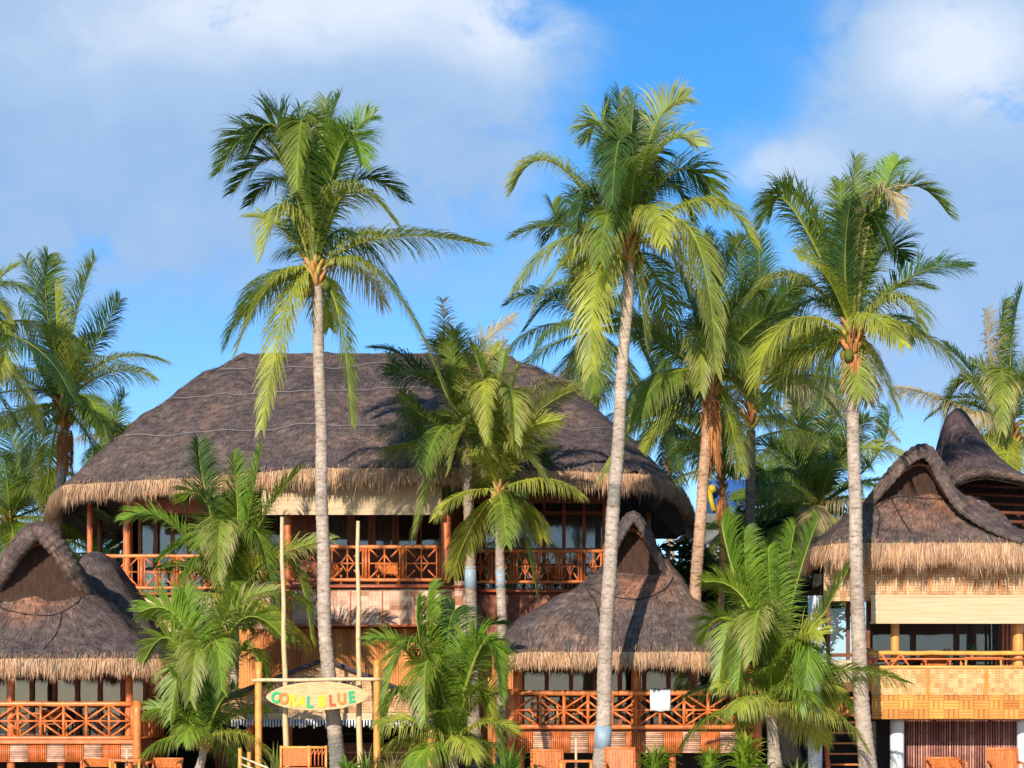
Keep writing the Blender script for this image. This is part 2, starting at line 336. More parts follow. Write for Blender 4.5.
def rings_to_mesh(mb, rings, amp=.08, sub=4, colf=None, closed=True, fq=1.1, loose=0):
    k = len(rings); full = []
    for i in range(k - 1):
        p0, p1, p2, p3 = rings[max(i-1, 0)], rings[i], rings[i+1], rings[min(i+2, k-1)]
        for s in range(sub):
            u = s / sub
            row = []
            for a, b, c, d in zip(p0, p1, p2, p3):
                v = .5 * ((2*b) + (c - a) * u + (2*a - 5*b + 4*c - d) * u*u + (3*b - a - 3*c + d) * u**3)
                row.append(v)
            full.append(row)
    full.append(rings[-1])
    uvs = []; base = full[0]; arc = [0]
    for a, b in zip(base, base[1:]): arc.append(arc[-1] + (b - a).length)
    vv = 0; rows = []
    for i, row in enumerate(full):
        if i: vv += sum((a - b).length for a, b in zip(row[::7], full[i-1][::7])) / len(row[::7])
        uvs.append([(arc[j], vv) for j in range(len(row))])
        rows.append([p + Vector((0, -.4, 1)).normalized() * (amp * noise.fractal(p * fq, .7, 2.0, 4)) for p in row])
    idx = mb.grid(rows, closed, (1, 1, 1), True, uvs)
    if loose:
        for _ in range(loose):
            i = R.randrange(1, len(rows)); j = R.randrange(len(rows[0])); p = rows[i][j]; dn = rows[i-1][j] - p
            if dn.length < .02: continue
            dn = dn.normalized(); nb = rows[i][(j+1) % len(rows[0])] - p
            if nb.length < .005: continue
            nrm = nb.cross(-dn).normalized(); side = nb.normalized()
            if p.y > 75 or (p - rows[0][j]).length < .1: continue
            dn = (dn + side * R.uniform(-.45, .45)).normalized(); a = p + nb * R.random() + nrm * .005; l = R.uniform(.12, .42); w_ = dn.cross(nrm).normalized() * R.uniform(.004, .011)
            k = R.choice((.45, .7, 1.2, 1.7, 2.3)) * R.uniform(.8, 1.2); c = (k, k * .97, k * .93); u_ = (R.random() * 50, R.random() * 9); e = a + dn * l + nrm * R.uniform(.02, .06)
            mb.face([mb.vert(a - w_, c, u_), mb.vert(a + w_, c, u_), mb.vert(e, c, u_)])
    if colf:
        for r_, row in zip(idx, rows):
            for i, p in zip(r_, row): mb.c[i] = colf(p)
    return rows
def roll(mb, pts, r, sub=16, ribs=True, flat=1.0):
    P_ = [Vector(p) for p in pts]; out = []; rad = []
    if not isinstance(r, (list, tuple)): r = [r] * len(P_)
    for i in range(len(P_) - 1):
        a, b, c, d = P_[max(i-1, 0)], P_[i], P_[i+1], P_[min(i+2, len(P_)-1)]
        for s in range(sub):
            u = s / sub; out.append(.5 * ((2*b) + (c - a) * u + (2*a - 5*b + 4*c - d) * u*u + (3*b - a - 3*c + d) * u**3)); rad.append(r[i] + (r[i+1] - r[i]) * u)
    out.append(P_[-1]); rad.append(r[-1])
    rad = [q * (1 + .10 * noise.noise(p * 2.3) + .06 * noise.noise(p * 7)) for q, p in zip(rad, out)]
    rad = [q * (1 + (.05 if i % 4 < 2 else -.05)) for i, q in enumerate(rad)]
    mb.tube(out, rad, 14, squash=flat)
    for _ in range(len(out) * 16):
        i = R.randrange(len(out) - 1); T = (out[i+1] - out[i]).normalized(); U = T.cross(Vector((R.uniform(-1, 1), R.uniform(-1, 1), R.uniform(-1, 1)))).normalized(); a = out[i] + U * rad[i]
        d = (T * R.choice((-1, 1)) + U * R.uniform(.0, .3) + Vector((0, 0, -.4))).normalized(); W = d.cross(U).normalized() * R.uniform(.004, .01); k = R.choice((.5, .8, 1.3, 1.9, 2.4)); c = (k, k, k * .95)
        mb.face([mb.vert(a - W, c), mb.vert(a + W, c), mb.vert(a + d * R.uniform(.08, .28), c)])
    return out
def hut_roof(parent, levels, gab, arch, aD, rollr, backY, hump, tone=None, soffit=True, flat=1.15):
    """levels: (z, x0, x1, y0, y1, corner radius) from the eave up; arch: pixel line of the gablet rake at depth aD"""
    mb = MB(); rings = [rr_ring(x0, x1, y0, y1, r, z) for z, x0, x1, y0, y1, r in levels]
    lz, lx0, lx1, ly0, ly1, lr = levels[-1]
    cx = (lx0 + lx1) / 2; cy = (ly0 + ly1) / 2
    for k, f in ((.35, .72), (.75, .36), (1.0, .04)):
        rings.append([Vector((cx + (p.x - cx) * f, cy + (p.y - cy) * (f * .5 + .5 if p.y < cy else f), lz + hump * k)) for p in rings[len(levels)-1]])
    rings_to_mesh(mb, rings, .11, 5, tone, True, 1.1, 5200)
    th = mb.build('thatch_roof', M['thatch'], parent)
    if soffit:
        s = MB(); z, x0, x1, y0, y1, r = levels[0]
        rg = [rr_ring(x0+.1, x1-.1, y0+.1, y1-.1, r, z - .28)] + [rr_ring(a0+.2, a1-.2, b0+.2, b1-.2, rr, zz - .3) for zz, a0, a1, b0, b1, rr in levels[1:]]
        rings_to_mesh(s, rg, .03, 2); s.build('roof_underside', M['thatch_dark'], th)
    # gablet: hood running back from the rake, roll along the rake, dark lattice in the opening
    A = [P(*p[:2], p[2] if len(p) > 2 else aD) for p in arch]
    h = MB(); steps = 8; rows = []; uv = []
    zb = min(A[0].z, A[-1].z)
    for k in range(steps + 1):
        u = k / steps
        rows.append([Vector((q.x * (1 - u * .0) , q.y + (backY - q.y) * u, q.z + .1 - .5 * u * u * (q.z - zb) * .8)) for q in A]); uv.append([(j * .4, u * 3) for j in range(len(A))])
    fine = []
    for r_, u_ in zip(rows, uv):
        o = []
        for i in range(len(r_) - 1):
            a, b, c, d = r_[max(i-1, 0)], r_[i], r_[i+1], r_[min(i+2, len(r_)-1)]
            for s_ in range(4):
                u = s_ / 4; o.append(.5 * ((2*b) + (c - a) * u + (2*a - 5*b + 4*c - d) * u*u + (3*b - a - 3*c + d) * u**3))
        o.append(r_[-1]); fine.append([p + Vector((.05 * noise.noise(p * 2), 0, .05 * noise.noise(p * 2.3))) for p in o])
    uvf = [[(j * .12, i * .4) for j in range(len(r_))] for i, r_ in enumerate(fine)]
    h.grid(fine, False, (1, 1, 1), True, uvf, flip=True)
    # skirts of the hood flare down over the hips
    h.build('gablet_hood', M['thatch'], parent)
    rl = MB(); roll(rl, A, rollr, flat=flat); rl.build('rake_roll', M['thatch'] if flat > 1.5 else M['roll'], parent)
    lat = MB(); mid = max(A, key=lambda p: p.z); yb = aD + .55
    idx = [lat.vert((p.x, yb, p.z - .05), (.8, .6, .5)) for p in A]; lat.face(idx[::-1])
    for k in range(15):
        f = k / 14; i = 1 + f * (len(A) - 3); j = int(i)
        a = A[j].lerp(A[min(j+1, len(A)-1)], i - j)
        lat.tube([(a.x, yb - .12, a.z - .1), (mid.x + (a.x - mid.x) * .25, yb - .3, mid.z - .35)], .035, 5, (4.5, 2.6, 1.5))
    lat.build('gable_lattice', M['thatch_dark'], parent)
    return rings[0]

# ---------------------------------------------------------------- railings
def railing(parent, x0, x1, y, z0, z1, n, mat, style='diamond', r=.045, rightside=None, name='railing'):
    w_ = (x1 - x0) / n; lt = MB(); zm = (z0 + z1) / 2; yf = y - .02
    ht = z1 - z0
    def bar(a, b, rr=r * .55, dy=0.0): lt.tube([(a[0], y + dy, a[1]), (b[0], y + dy, b[1])], rr, 6, tuple([R.uniform(.9, 1.15)] * 3))
    a, b = z0 + .03, z1 - .03
    if style == 'diamond':
        for i in range(n):
            xa, xb = x0 + i * w_, x0 + (i + 1) * w_
            apex, opn = (xa, xb) if i % 2 == 0 else (xb, xa)
            sx = 1 if opn > apex else -1
            bar((apex + sx*.03, zm + .05), (opn - sx*.03, b)); bar((apex + sx*.03, zm - .05), (opn - sx*.03, a))
            xm = apex + (opn - apex) * .52
            bar((xm, zm), (opn, zm + ht * .27), r*.5); bar((xm, zm), (opn, zm - ht * .27), r*.5)
            bar((xa, zm), (xb, zm), r*.5, -.012)
    else:
        for i in range(n):
            xa, xb = x0 + i * w_ + .1, x0 + (i + 1) * w_ - .1; xm = (xa + xb) / 2; k = .5
            for sx in (xa, xb):
                for sz in (a, b): bar((sx, sz), (xm + (sx - xm) * .42, zm + (sz - zm) * .42)); 
            hw, hh = (xb - xa) * .22, ht * .27
            for p, q in (((xm-hw, zm), (xm, zm+hh)), ((xm, zm+hh), (xm+hw, zm)), ((xm+hw, zm), (xm, zm-hh)), ((xm, zm-hh), (xm-hw, zm))): bar(p, q)
            bar((xa, zm), (xb, zm), r*.5, -.012); bar((xm, a), (xm, b), r*.5, -.02); bar((xa, a), (xa, b), r*.6); bar((xb, a), (xb, b), r*.6)
    o = lt.build(name, mat, parent); s_ = parent
    for nm, zz, rr in (('top_rail', z1, r*1.25), ('bottom_rail', z0, r*1.15)):
        m = MB(); pts = [(x0 - .05 + (x1 - x0 + .1) * k / 12, y + (.0), zz + .008 * R.uniform(-1, 1)) for k in range(13)]
        m.tube(pts, [rr * R.uniform(.93, 1.07) for _ in pts], 8, (1.15, 1.35, 1.5) if zz == z1 else (1.0, 1.1, 1.2)); m.build(nm, mat, o)  # top rail coloured paler, as if sunlit
    if style == 'diamond':
        for i in range(n + 1):
            m = MB(); m.tube([(x0 + i * w_, y, z0), (x0 + i * w_, y, z1)], r * .8, 8, tuple([R.uniform(.85, 1.1)] * 3)); m.build('baluster', mat, o)
    else:
        for i in range(n + 1):
            m = MB(); m.tube([(x0 + i * w_, y, z0), (x0 + i * w_, y, z1)], r * 1.0, 8, tuple([R.uniform(.85, 1.1)] * 3)); m.build('baluster', mat, o)
    return o
def post(parent, x, y, z0, z1, r=.1, mat='bamboo', name='post', c=(1, 1, 1), n=12):
    m = MB(); k = max(2, int((z1 - z0) / .35))
    pts = [(x, y, z0 + (z1 - z0) * i / k) for i in range(k + 1)]
    m.tube(pts, [r * (1 + (.04 if i % 2 else -.02)) for i in range(k + 1)], n, c); return m.build(name, M[mat], parent)
def bx(parent, name, mat, x0, x1, y0, y1, z0, z1, c=(1, 1, 1), org=None):
    m = MB(); m.box(x0, x1, y0, y1, z0, z1, c); return m.build(name, M[mat], parent, org)
def window(parent, x0, x1, y, z0, z1, nx=1, transom=None, fw=.09, mat='wood', curtain=True, c=(1.6, 1.5, 1.4), dark=False):
    m = MB(); W = (x1 - x0) / nx
    for i in range(nx + 1): m.box(x0 + i*W - fw/2, x0 + i*W + fw/2, y - .06, y + .04, z0, z1, c)
    for i in range(nx):
        for zz in [z0, z1] + ([transom] if transom else []):
            m.box(x0 + i*W + fw/2 + .001, x0 + (i+1)*W - fw/2 - .001, y - .055, y + .035, zz - fw/2, zz + fw/2, c)
    o = m.build('window', M[mat], parent)
    gm = MB(); gm.box(x0, x1, y + .045, y + .055, z0, z1); gm.build('pane', M['glass'], o)
    if curtain:
        cm = MB()
        for i in range(nx):
            if dark and R.random() < .75: continue
            a, b = x0 + i*W + fw*.5, x0 + (i+1)*W - fw*.5; k = 28
            row = [(a + (b-a)*j/k, y + .22 + .035*math.sin(j*1.9), 0) for j in range(k+1)]
            tt = R.uniform(.35, 1.0) * (.2 if dark else 1)
            cm.grid([[(p[0], p[1], z0) for p in row], [(p[0], p[1], z1) for p in row]], False, (tt, tt, tt))
        if cm.v: cm.build('curtain', M['curtain'], o)
    return o
def slatskirt(parent, x0, x1, y, z0, z1, n, name='deck_skirt', firstv=True):
    m = MB(); Q = []; W = (x1 - x0) / n
    m.box(x0, x1, y + .03, y + .1, z0, z1, (.6, .6, .6))
    for i in range(n):
        a, b = x0 + i*W, x0 + (i+1)*W
        if (i % 2 == 0) == firstv:
            k = max(3, int(W / .055))
            for j in range(k):
                xx = a + (j + .5) * (b - a) / k; m.tube([(xx, y, z0), (xx, y, z1)], (b-a)/k*.5, 6, tuple([R.uniform(.75, 1.15)] * 3))
        else:
            q = MB(); Q.append(q); k = max(3, int((z1-z0) / .05))
            for j in range(k):
                zz = z0 + (j + .5) * (z1 - z0) / k; s = R.uniform(.6, 1.2)
                q.tube([(a + .01, y, zz), (b - .01, y, zz)], (z1-z0)/k*.46, 6, (s*1.05, s*1.0, s*1.0))
    o = m.build(name, M['bamboo'], parent)
    for q in Q: q.build('pale_slat_panel', M['slatpale'], o)
    return o
M['slatpale'] = noisy('pale_slats', (.72, .42, .27), .6, 5, .4, vc=True)
M['slatdark'] = noisy('dark_slats', (.5, .25, .19), .6, 5, .4, vc=True)
# ---------------------------------------------------------------- palms
GREEN, YEL, DEEP, DRY = (.15, .25, .032), (.40, .44, .045), (.075, .15, .032), (.52, .40, .24)
LIME = (.20, .34, .03)
def mixt(a, b, f): return tuple(x + (y - x) * f for x, y in zip(a, b))
def frond(mb, pts, Ln, ll, colr, tip, rnd, twist=0.0, droop=.4, npm=14, wd=.026, pet=.16, midc=None, vee=.3, tatter=.1):
    """pts: rachis points (equal steps); ll: longest leaflet; colr/tip: colours of leaflet root and end"""
    n = len(pts) - 1; H = pts[-1] - pts[0]; H.z = 0
    H = H.normalized() if H.length > .05 else Vector((rnd.uniform(-1, 1), rnd.uniform(-1, 1), 0)).normalized()
    midc = midc or mixt(colr, (.45, .42, .09), .55)
    mb.tube(pts, [max(.007, .042 * (1 - .92 * i / n)) * (1 + Ln / 9) for i in range(n + 1)], 5, midc, False)
    cnt = int(Ln * npm); prevS = None
    for k in range(cnt):
        f = pet + (1 - pet) * (k + .5) / cnt
        x = f * n; i = min(n - 1, int(x)); p = pts[i].lerp(pts[i+1], x - i)
        T = (pts[min(n, i+2)] - pts[max(0, i-1)]).normalized()
        up = Vector((0, 0, 1)) - H * T.z * 1.0; Nn = up - T * up.dot(T)
        if Nn.length < .05: Nn = Vector((0, 1, .2)) - T * T.y
        Nn.normalize(); S = T.cross(Nn).normalized()
        tw = twist * (.4 + .8 * f); Sx = S * math.cos(tw) + Nn * math.sin(tw); Nx = Nn * math.cos(tw) - S * math.sin(tw)
        g = (f - pet) / (1 - pet); prof = min(1, .45 + g * 2.2) * (1 - max(0, g - .5) ** 1.6 * 2.0)
        prof = max(.16, prof)
        ang = math.radians(64 - 34 * g)
        for sd in (-1, 1):
            if rnd.random() < tatter * .35: continue
            l = ll * prof * rnd.uniform(.82, 1.1)
            if rnd.random() < tatter: l *= rnd.uniform(.3, .8)
            d = (Sx * sd * math.sin(ang) + T * math.cos(ang) + Nx * (vee + rnd.uniform(-.16, .14)) + T * rnd.uniform(-.1, .1)).normalized()
            W = (T - d * T.dot(d)).normalized() * wd * rnd.uniform(.8, 1.2)
            a = p.copy(); segs = 3; q = rnd.uniform(.75, 1.2)
            cr = tuple(x * q for x in colr); ct = mixt(cr, tip, 1.0 if rnd.random() < .5 else .35)
            prev = (mb.vert(a - W * .6, cr), mb.vert(a + W * .6, cr))
            for s in range(segs):
                d = (d + Vector((rnd.uniform(-.08, .08), rnd.uniform(-.08, .08), -droop * (1 - .6 * max(0, -T.z)) * (.3 + .65 * s) * rnd.uniform(.7, 1.3)))).normalized()
                a = a + d * l / segs
                cc = mixt(cr, ct, (s + 1) / segs)
                if s < segs - 1:
                    ww = W * (1.0 if s == 0 else .7); nx = (mb.vert(a - ww, cc), mb.vert(a + ww, cc)); mb.face((prev[0], prev[1], nx[1], nx[0])); prev = nx
                else: mb.face((prev[0], prev[1], mb.vert(a, cc)))
def qbez(p0, pm, p3, n=12):
    u = .57; c = (pm - p0 * (1-u)**2 - p3 * u*u) / (2*u*(1-u))
    return [p0 * (1-u)**2 + c * 2*u*(1-u) + p3 * u*u for u in [i / n for i in range(n + 1)]]
def auto_frond(p0, az_, el_, L, g, n=12):
    p = p0.copy(); d = Vector((math.cos(az_) * math.cos(el_), math.sin(az_) * math.cos(el_), math.sin(el_))); out = [p.copy()]
    for i in range(n):
        p = p + d * L / n; out.append(p.copy()); d = (d + Vector((0, 0, -g * (.4 + 1.5 * i / n) / n * 2))).normalized()
    return out
def palm(label, trunk, r, crown, fr, nrand=8, Lr=4.5, ll=.85, seed=1, group=None, band=None, fibre=False, dry=.12, bright=.3, nuts=0, small=False, elr=(-45, 80), npm=33, wd=.016, wash=(1, 1, 1), greyband=None, D=None, keep=False):
    rnd = random.Random(seed)
    pts = [P(*q) for q in trunk]
    if pts[0].z > 0:
        a = pts[0].copy(); d = (pts[1] - pts[0]).normalized(); 
        a2 = a - d * (a.z / max(.3, d.z)); pts = [Vector((a2.x, a2.y, -.05))] + pts
    root = empty('coconut_palm', (pts[0].x, pts[0].y, 0), label, 'palm tree', group)
    # smooth trunk with leaf scar rings
    k = len(pts); line = []
    for i in range(k - 1):
        a, b, c, d = pts[max(i-1, 0)], pts[i], pts[i+1], pts[min(i+2, k-1)]
        m = max(2, int((c - b).length / .07))
        for s in range(m):
            u = s / m; line.append(.5 * ((2*b) + (c - a) * u + (2*a - 5*b + 4*c - d) * u*u + (3*b - a - 3*c + d) * u**3))
    line.append(pts[-1]); tot = len(line); line = [p + Vector((noise.noise(Vector((p.z * .35, seed, 0))) * .07, 0, 0)) for p in line]
    rad = []
    for i, p in enumerate(line):
        f = i / tot; rr = r * (1.04 - .34 * f) * (1 + .35 * math.exp(-p.z * 1.8)); rr *= 1 + (.05 if i % 3 == 0 else -.02) + .05 * noise.noise(p * 1.4)
        rad.append(rr)
    tm = MB(); tm.tube(line, rad, 14, wash)
    if greyband:
        for i, v in enumerate(tm.v):
            if greyband[0] < v[2] < greyband[1]: tm.c[i] = (.55, .62, .66)
    for i, v in enumerate(tm.v):                                     # scars and stains of the bark
        q = noise.noise(Vector(v) * .9); tm.c[i] = tuple(x * (1 + .22 * q) for x in tm.c[i])
    tm.build('trunk', M['trunk'], root)
    c0 = P(*crown); D0 = crown[2]
    if band:
        za, zb = band; m = MB()
        ii = [i for i, p in enumerate(line) if za <= p.z <= zb]
        if ii: m.tube([line[ii[0]], line[ii[-1]]], [rad[ii[0]] * 1.04, rad[ii[-1]] * 1.04], 18); m.build('metal_band', M['metal'], root)
    cm = MB()
    # leaf bases
    bm = MB(); top = line[-1]; ax = (c0 - top)
    for i in range(26 if not small else 14):
        a = i * 2.4; f = i / 26; q = top.lerp(c0, .2 + .8 * f) + Vector((0, 0, -.25 + .3*f)); o = Vector((math.cos(a), math.sin(a), 0)); s = r / .2
        bm.tube([q, q + o * .16 * s + Vector((0, 0, .22 * s)), q + o * .34 * s + Vector((0, 0, .42 * s))], [.09*s, .075*s, .03*s], 5, mixt((1.1, .5, .22), (.8, .75, .22), rnd.random()))
    if fibre:
        for i in range(260):
            a = rnd.random() * 6.28; q = top + Vector((math.cos(a) * r * .95, math.sin(a) * r * .95, -rnd.random() ** 1.3 * fibre)); l = rnd.uniform(.3, .9)
            o = Vector((math.cos(a), math.sin(a), 0)); cc = rnd.choice([(.9, .4, .15), (1.1, .55, .25), (.6, .28, .12)])
            i1 = bm.vert(q - Vector((.02, 0, 0)), cc); i2 = bm.vert(q + Vector((.02, 0, 0)), cc); i3 = bm.vert(q + o * .09 + Vector((rnd.uniform(-.05, .05), 0, -l)), cc); bm.face((i1, i2, i3))
    bm.build('leaf_bases', M['fibre'], root)
    for i in range(nuts):
        a = i * 2.1; q = c0 + Vector((math.cos(a) * .33, math.sin(a) * .33, -.35 - .12 * (i % 3))); nb = MB(); nb.sphere(q, .14, (1, 1, 1.2), (.5, .42, .1) if i % 2 else (.22, .3, .06)); nb.build('coconut', M['fibre'], root)
    for e in fr:
        mx, my, tx, ty = e[:4]; dd = e[4] if len(e) > 4 and e[4] is not None else rnd.uniform(-1.6, 1.6); typ = e[5] if len(e) > 5 else None
        tip = P(tx, ty, D0 + dd); mid = P(mx, my, D0 + dd * .55); pts_ = qbez(c0 + Vector((rnd.uniform(-.1, .1), rnd.uniform(-.1, .1), 0)), mid, tip)
        add_frond(cm, pts_, rnd, ll, dry, bright, typ, npm, wd, small)
    for i in range(nrand):
        az_ = i * 2.39996 + seed; f = (i + .5) / nrand; el_ = math.radians(elr[0] + (elr[1] - elr[0]) * f)
        if keep and math.sin(az_) < .1 and el_ < .9: continue
        L = Lr * rnd.uniform(.75, 1.1) * (1 - .25 * max(0, math.sin(el_))); pts_ = auto_frond(c0, az_, el_, L, rnd.uniform(.5, .95))
        add_frond(cm, pts_, rnd, ll, dry, bright, None, npm, wd, small)
    cm.build('crown', M['leaf'], root)
    return root
def add_frond(cm, pts_, rnd, ll, dry, bright, typ, npm, wd, small):
    L = sum((a - b).length for a, b in zip(pts_, pts_[1:])); dz = (pts_[-1].z - pts_[0].z) / L
    if typ is None:
        q = rnd.random(); typ = 'd' if (q < dry and dz < .2) else ('y' if q > 1 - bright else ('k' if q > .78 - bright * .5 else 'g'))
    base = {'g': GREEN, 'y': YEL, 'k': DEEP, 'd': DRY, 'l': LIME, 'm': mixt(GREEN, YEL, .45)}[typ]
    if typ == 'g': base = mixt(LIME if small else GREEN, YEL, rnd.random() * .3)
    tip = {'g': (.2, .2, .05), 'y': (.42, .38, .14), 'k': (.07, .12, .03), 'd': (.6, .48, .33), 'l': (.22, .3, .04), 'm': (.5, .42, .2)}[typ]
    dr = ({True: .28, False: .5}[dz > .45] if dz > .1 else .7) * rnd.uniform(.8, 1.25)
    if typ == 'd': dr += .25
    l2 = min(ll * 1.38, .4 * L + .2) * rnd.uniform(.9, 1.15)
    tw = rnd.uniform(-.9, .9) if dz > .4 else rnd.uniform(-.45, .45)
    frond(cm, pts_, L, l2, base, tip, rnd, tw, dr, npm, wd, .07 if small else .12, (.42, .45, .08) if small else None, .3 if dz > 0 else .15, .06 if typ != 'd' else .3)
M['fibre'] = noisy('palm_fibre', (.5, .42, .34), .9, 12, .35, vc=True)

A1 = [(395,236,485,246,-.5,'m'),(390,283,447,398,-1.5,'m'),(268,287,236,352,-.8,'y'),(284,315,262,428,-1,'y'),(340,320,352,425,.3,'g'),(282,208,262,255,-.6,'y'),(262,135,220,172,.4,'g'),(278,128,246,155,-.5,'k'),
      (300,195,300,106,.4,'k'),(303,120,297,190,-2.2,'g'),(322,190,326,100,.2,'g'),(345,150,371,118,0,'l'),(345,140,362,165,-2,'l'),(358,180,402,200,.8,'k'),(352,190,396,224,-1.4,'m'),(350,232,395,284,.5,'k'),(278,160,234,192,.6,'k'),(330,150,352,130,.8,'k'),(285,180,250,205,1.4,'k'),(312,180,340,95,1,'k'),(290,150,272,112,.9,'k')]
palm('tall coconut palm with straight pale trunk rising behind the surfboard sign', [(338,768,54.2),(327,650,54.2),(323,540,54.3),(320,400,54.4),(316,285,54.5)], .2, (314,272,54.5), A1, 14, 3.9, .85, 3, 'palms in front of the huts', keep=True, elr=(-10, 62), bright=.25, nuts=7, greyband=(PZ(768,54), PZ(735,54)))
B1 = [(548,160,513,190,.5,'m'),(562,240,516,290,-.6,'m'),(575,250,532,312,-1,'y'),(598,275,591,372,-1.2,'y'),(604,128,588,140,.2,'g'),(622,178,620,94,.3,'k'),(628,178,634,98,-.3,'g'),(655,126,684,100,.2,'m'),(664,145,697,146,-.6,'m'),(684,168,717,205,.5,'g'),
      (712,200,750,240,-.5,'y'),(696,240,716,372,-1.6,'m'),(680,255,706,318,-.8,'y'),(652,205,664,244,-2,'y'),(640,290,646,345,.2,'m'),(590,192,577,228,-.6,'k'),(610,150,604,105,1,'k'),(644,150,655,180,1.4,'k'),(665,180,690,220,1.5,'k'),(575,210,548,240,1.6,'k'),(610,210,600,260,-1.8,'g'),(632,160,646,118,.9,'k'),(620,140,612,205,-2.4,'k')]
palm('tallest palm with a long leaning trunk standing in front of the peaked middle hut', [(600,768,52.2),(604,690,52.2),(608,600,52.2),(616,480,52.2),(623,360,52.3),(628,262,52.4)], .2, (628,246,52.4), B1, 14, 4.0, .9, 5, 'palms in front of the huts', band=(PZ(749,53), PZ(725,53)), keep=True, elr=(-10, 62), bright=.3, nuts=5, greyband=(PZ(510,53.1), PZ(488,53.1)))
C1 = [(790,205,772,215,-.6,'g'),(795,195,760,228,.3,'g'),(790,275,750,300,.4,'m'),(785,325,755,384,-.6,'y'),(833,350,822,404,.3,'g'),(858,375,862,395,-.5,'m'),(876,360,898,412,-.2,'m'),(930,338,992,415,-.8,'m'),(915,275,967,268,.2,'k'),(900,297,919,325,-1,'m'),(872,315,903,345,-1.8,'y'),(900,190,949,215,-.4,'g'),
      (880,200,898,163,.3,'l'),(853,240,855,158,.4,'g'),(843,240,840,182,-.4,'g'),(878,195,900,215,-1,'d'),(822,260,805,222,.9,'k'),(868,240,872,175,1,'k'),(885,250,905,260,1,'k'),(812,300,782,330,1.2,'k'),(845,260,850,205,-1.6,'k'),(865,215,888,250,-1.2,'k'),(800,350,770,345,.8,'m')]
palm('tall palm whose trunk crosses the right-hand hut in front of the bamboo stairs', [(868,768,52.5),(861,690,52.5),(857,600,52.5),(854,480,52.6),(853,355,52.7)], .21, (853,335,52.7), C1, 13, 3.7, .85, 9, 'palms in front of the huts', keep=True, elr=(-10, 62), bright=.3, nuts=4, fibre=.5)
E1 = [(470,360,515,318,.3,'d'),(448,370,443,300,.3,'d'),(455,365,455,330,-.5,'g'),(430,380,385,372,.4,'k'),(420,440,388,352,.5,'k'),(410,360,372,348,.7,'k'),(480,370,505,345,.4,'d'),(415,445,385,448,-.3,'m'),(438,460,412,540,-1,'m'),(430,420,400,395,-.8,'g'),(475,395,500,360,.2,'k'),(448,360,440,345,-.4,'g')]
palm('grey trunked palm with a metal band and dry brown upright fronds before the big roof', [(473,768,62),(472,640,62),(470,560,62),(468,480,62),(465,430,62)], .21, (462,420,62), E1, 9, 3.4, .8, 12, 'palms in front of the big house', band=(PZ(588,62), PZ(566,62)), dry=.25, bright=.15, wash=(.78, .76, .74))
F1 = [(497,420,505,350,.2,'g'),(530,420,575,390,-.4,'m'),(505,420,520,365,-.5,'m'),(540,385,582,398,.2,'d'),(520,435,560,420,-1,'y'),(470,420,450,470,-1,'m'),(490,400,470,345,.5,'g'),(515,450,545,480,-1.2,'m'),(480,430,440,415,.2,'g'),(520,520,538,600,-.8,'g'),(485,380,488,440,-2,'y'),(510,390,515,440,-1.8,'m'),(470,450,420,460,0,'m')]
palm('younger palm with yellow-orange crown base and metal band, before the big house', [(502,768,60.5),(502,640,60.5),(500,560,60.5),(499,512,60.5)], .18, (499,490,60.5), F1, 9, 3.0, .7, 15, 'palms in front of the big house', band=(PZ(590,60.5), PZ(569,60.5)), bright=.45, dry=.1)
G1 = [(712,290,705,235,.2,'k'),(720,290,740,240,.3,'g'),(660,390,600,480,-.8,'m'),(665,345,640,330,.4,'k'),(742,385,778,450,-.6,'m'),(740,300,765,290,.5,'g'),(690,300,675,265,.5,'k'),(690,400,665,440,.6,'k'),(730,420,740,470,.4,'m'),(670,400,620,430,.9,'g'),(705,330,700,390,-1.8,'m')]
palm('palm with orange fibre on its trunk growing up through the middle hut roof', [(694,768,58.4),(694,690,58),(695,640,56.6),(697,560,56.3),(704,470,56.3),(711,395,56.4)], .2, (713,375,56.4), G1, 12, 4.3, .85, 18, 'palms behind the middle hut', wash=(1.1, .85, .68), elr=(-15, 80), fibre=1.9, bright=.2)
H1 = [(760,300,758,235,.2,'k'),(785,310,800,290,.3,'m'),(800,360,790,420,-.5,'m'),(720,330,690,330,.5,'k'),(800,330,845,345,.2,'g'),(740,270,735,240,.6,'k'),(780,420,830,440,-.8,'m'),(715,270,700,250,.3,'k')]
palm('dark trunked palm behind the middle hut in front of the blue panels', [(750,640,68),(750,540,68),(751,430,68)], .22, (752,385,68), H1, 16, 5.2, .95, 22, 'palms behind the middle hut', elr=(-5, 80), bright=.25, wash=(.5, .47, .45))
palm('distant palm seen over the right slope of the big thatched roof', [(596,560,84),(596,430,84),(595,375,84)], .22, (594,330,84), [(565,290,525,330,.3,'k'),(590,260,575,225,.2,'k'),(610,280,640,270,.3,'k'),(560,230,552,205,.2,'g'),(575,350,545,385,-.5,'k'),(600,380,585,405,-1,'m'),(640,320,670,350,.2,'k')], 18, 5.4, .95, 25, 'palms behind the big house', bright=.08, wash=(.7, .6, .55), nuts=5)
palm('short palm with an orange stem standing right in front of the blue panels', [(720,640,70),(722,560,70),(722,498,70)], .14, (722,470,70), [], 8, 2.6, .8, 28, 'palms behind the middle hut', bright=.1, dry=.3, fibre=.4, elr=(0, 80), wash=(1.3, .7, .4))
K1 = [(50,330,25,258,.2,'k'),(46,300,48,256,.3,'g'),(75,320,95,258,.2,'m'),(58,350,55,285,-.3,'y'),(95,345,120,300,.2,'k'),(115,358,165,362,-.4,'m'),(35,360,18,305,.4,'k'),(70,370,85,350,-1.5,'y'),(35,410,0,430,-.5,'m'),(40,390,-10,395,.3,'k'),(95,405,115,450,.3,'k')]
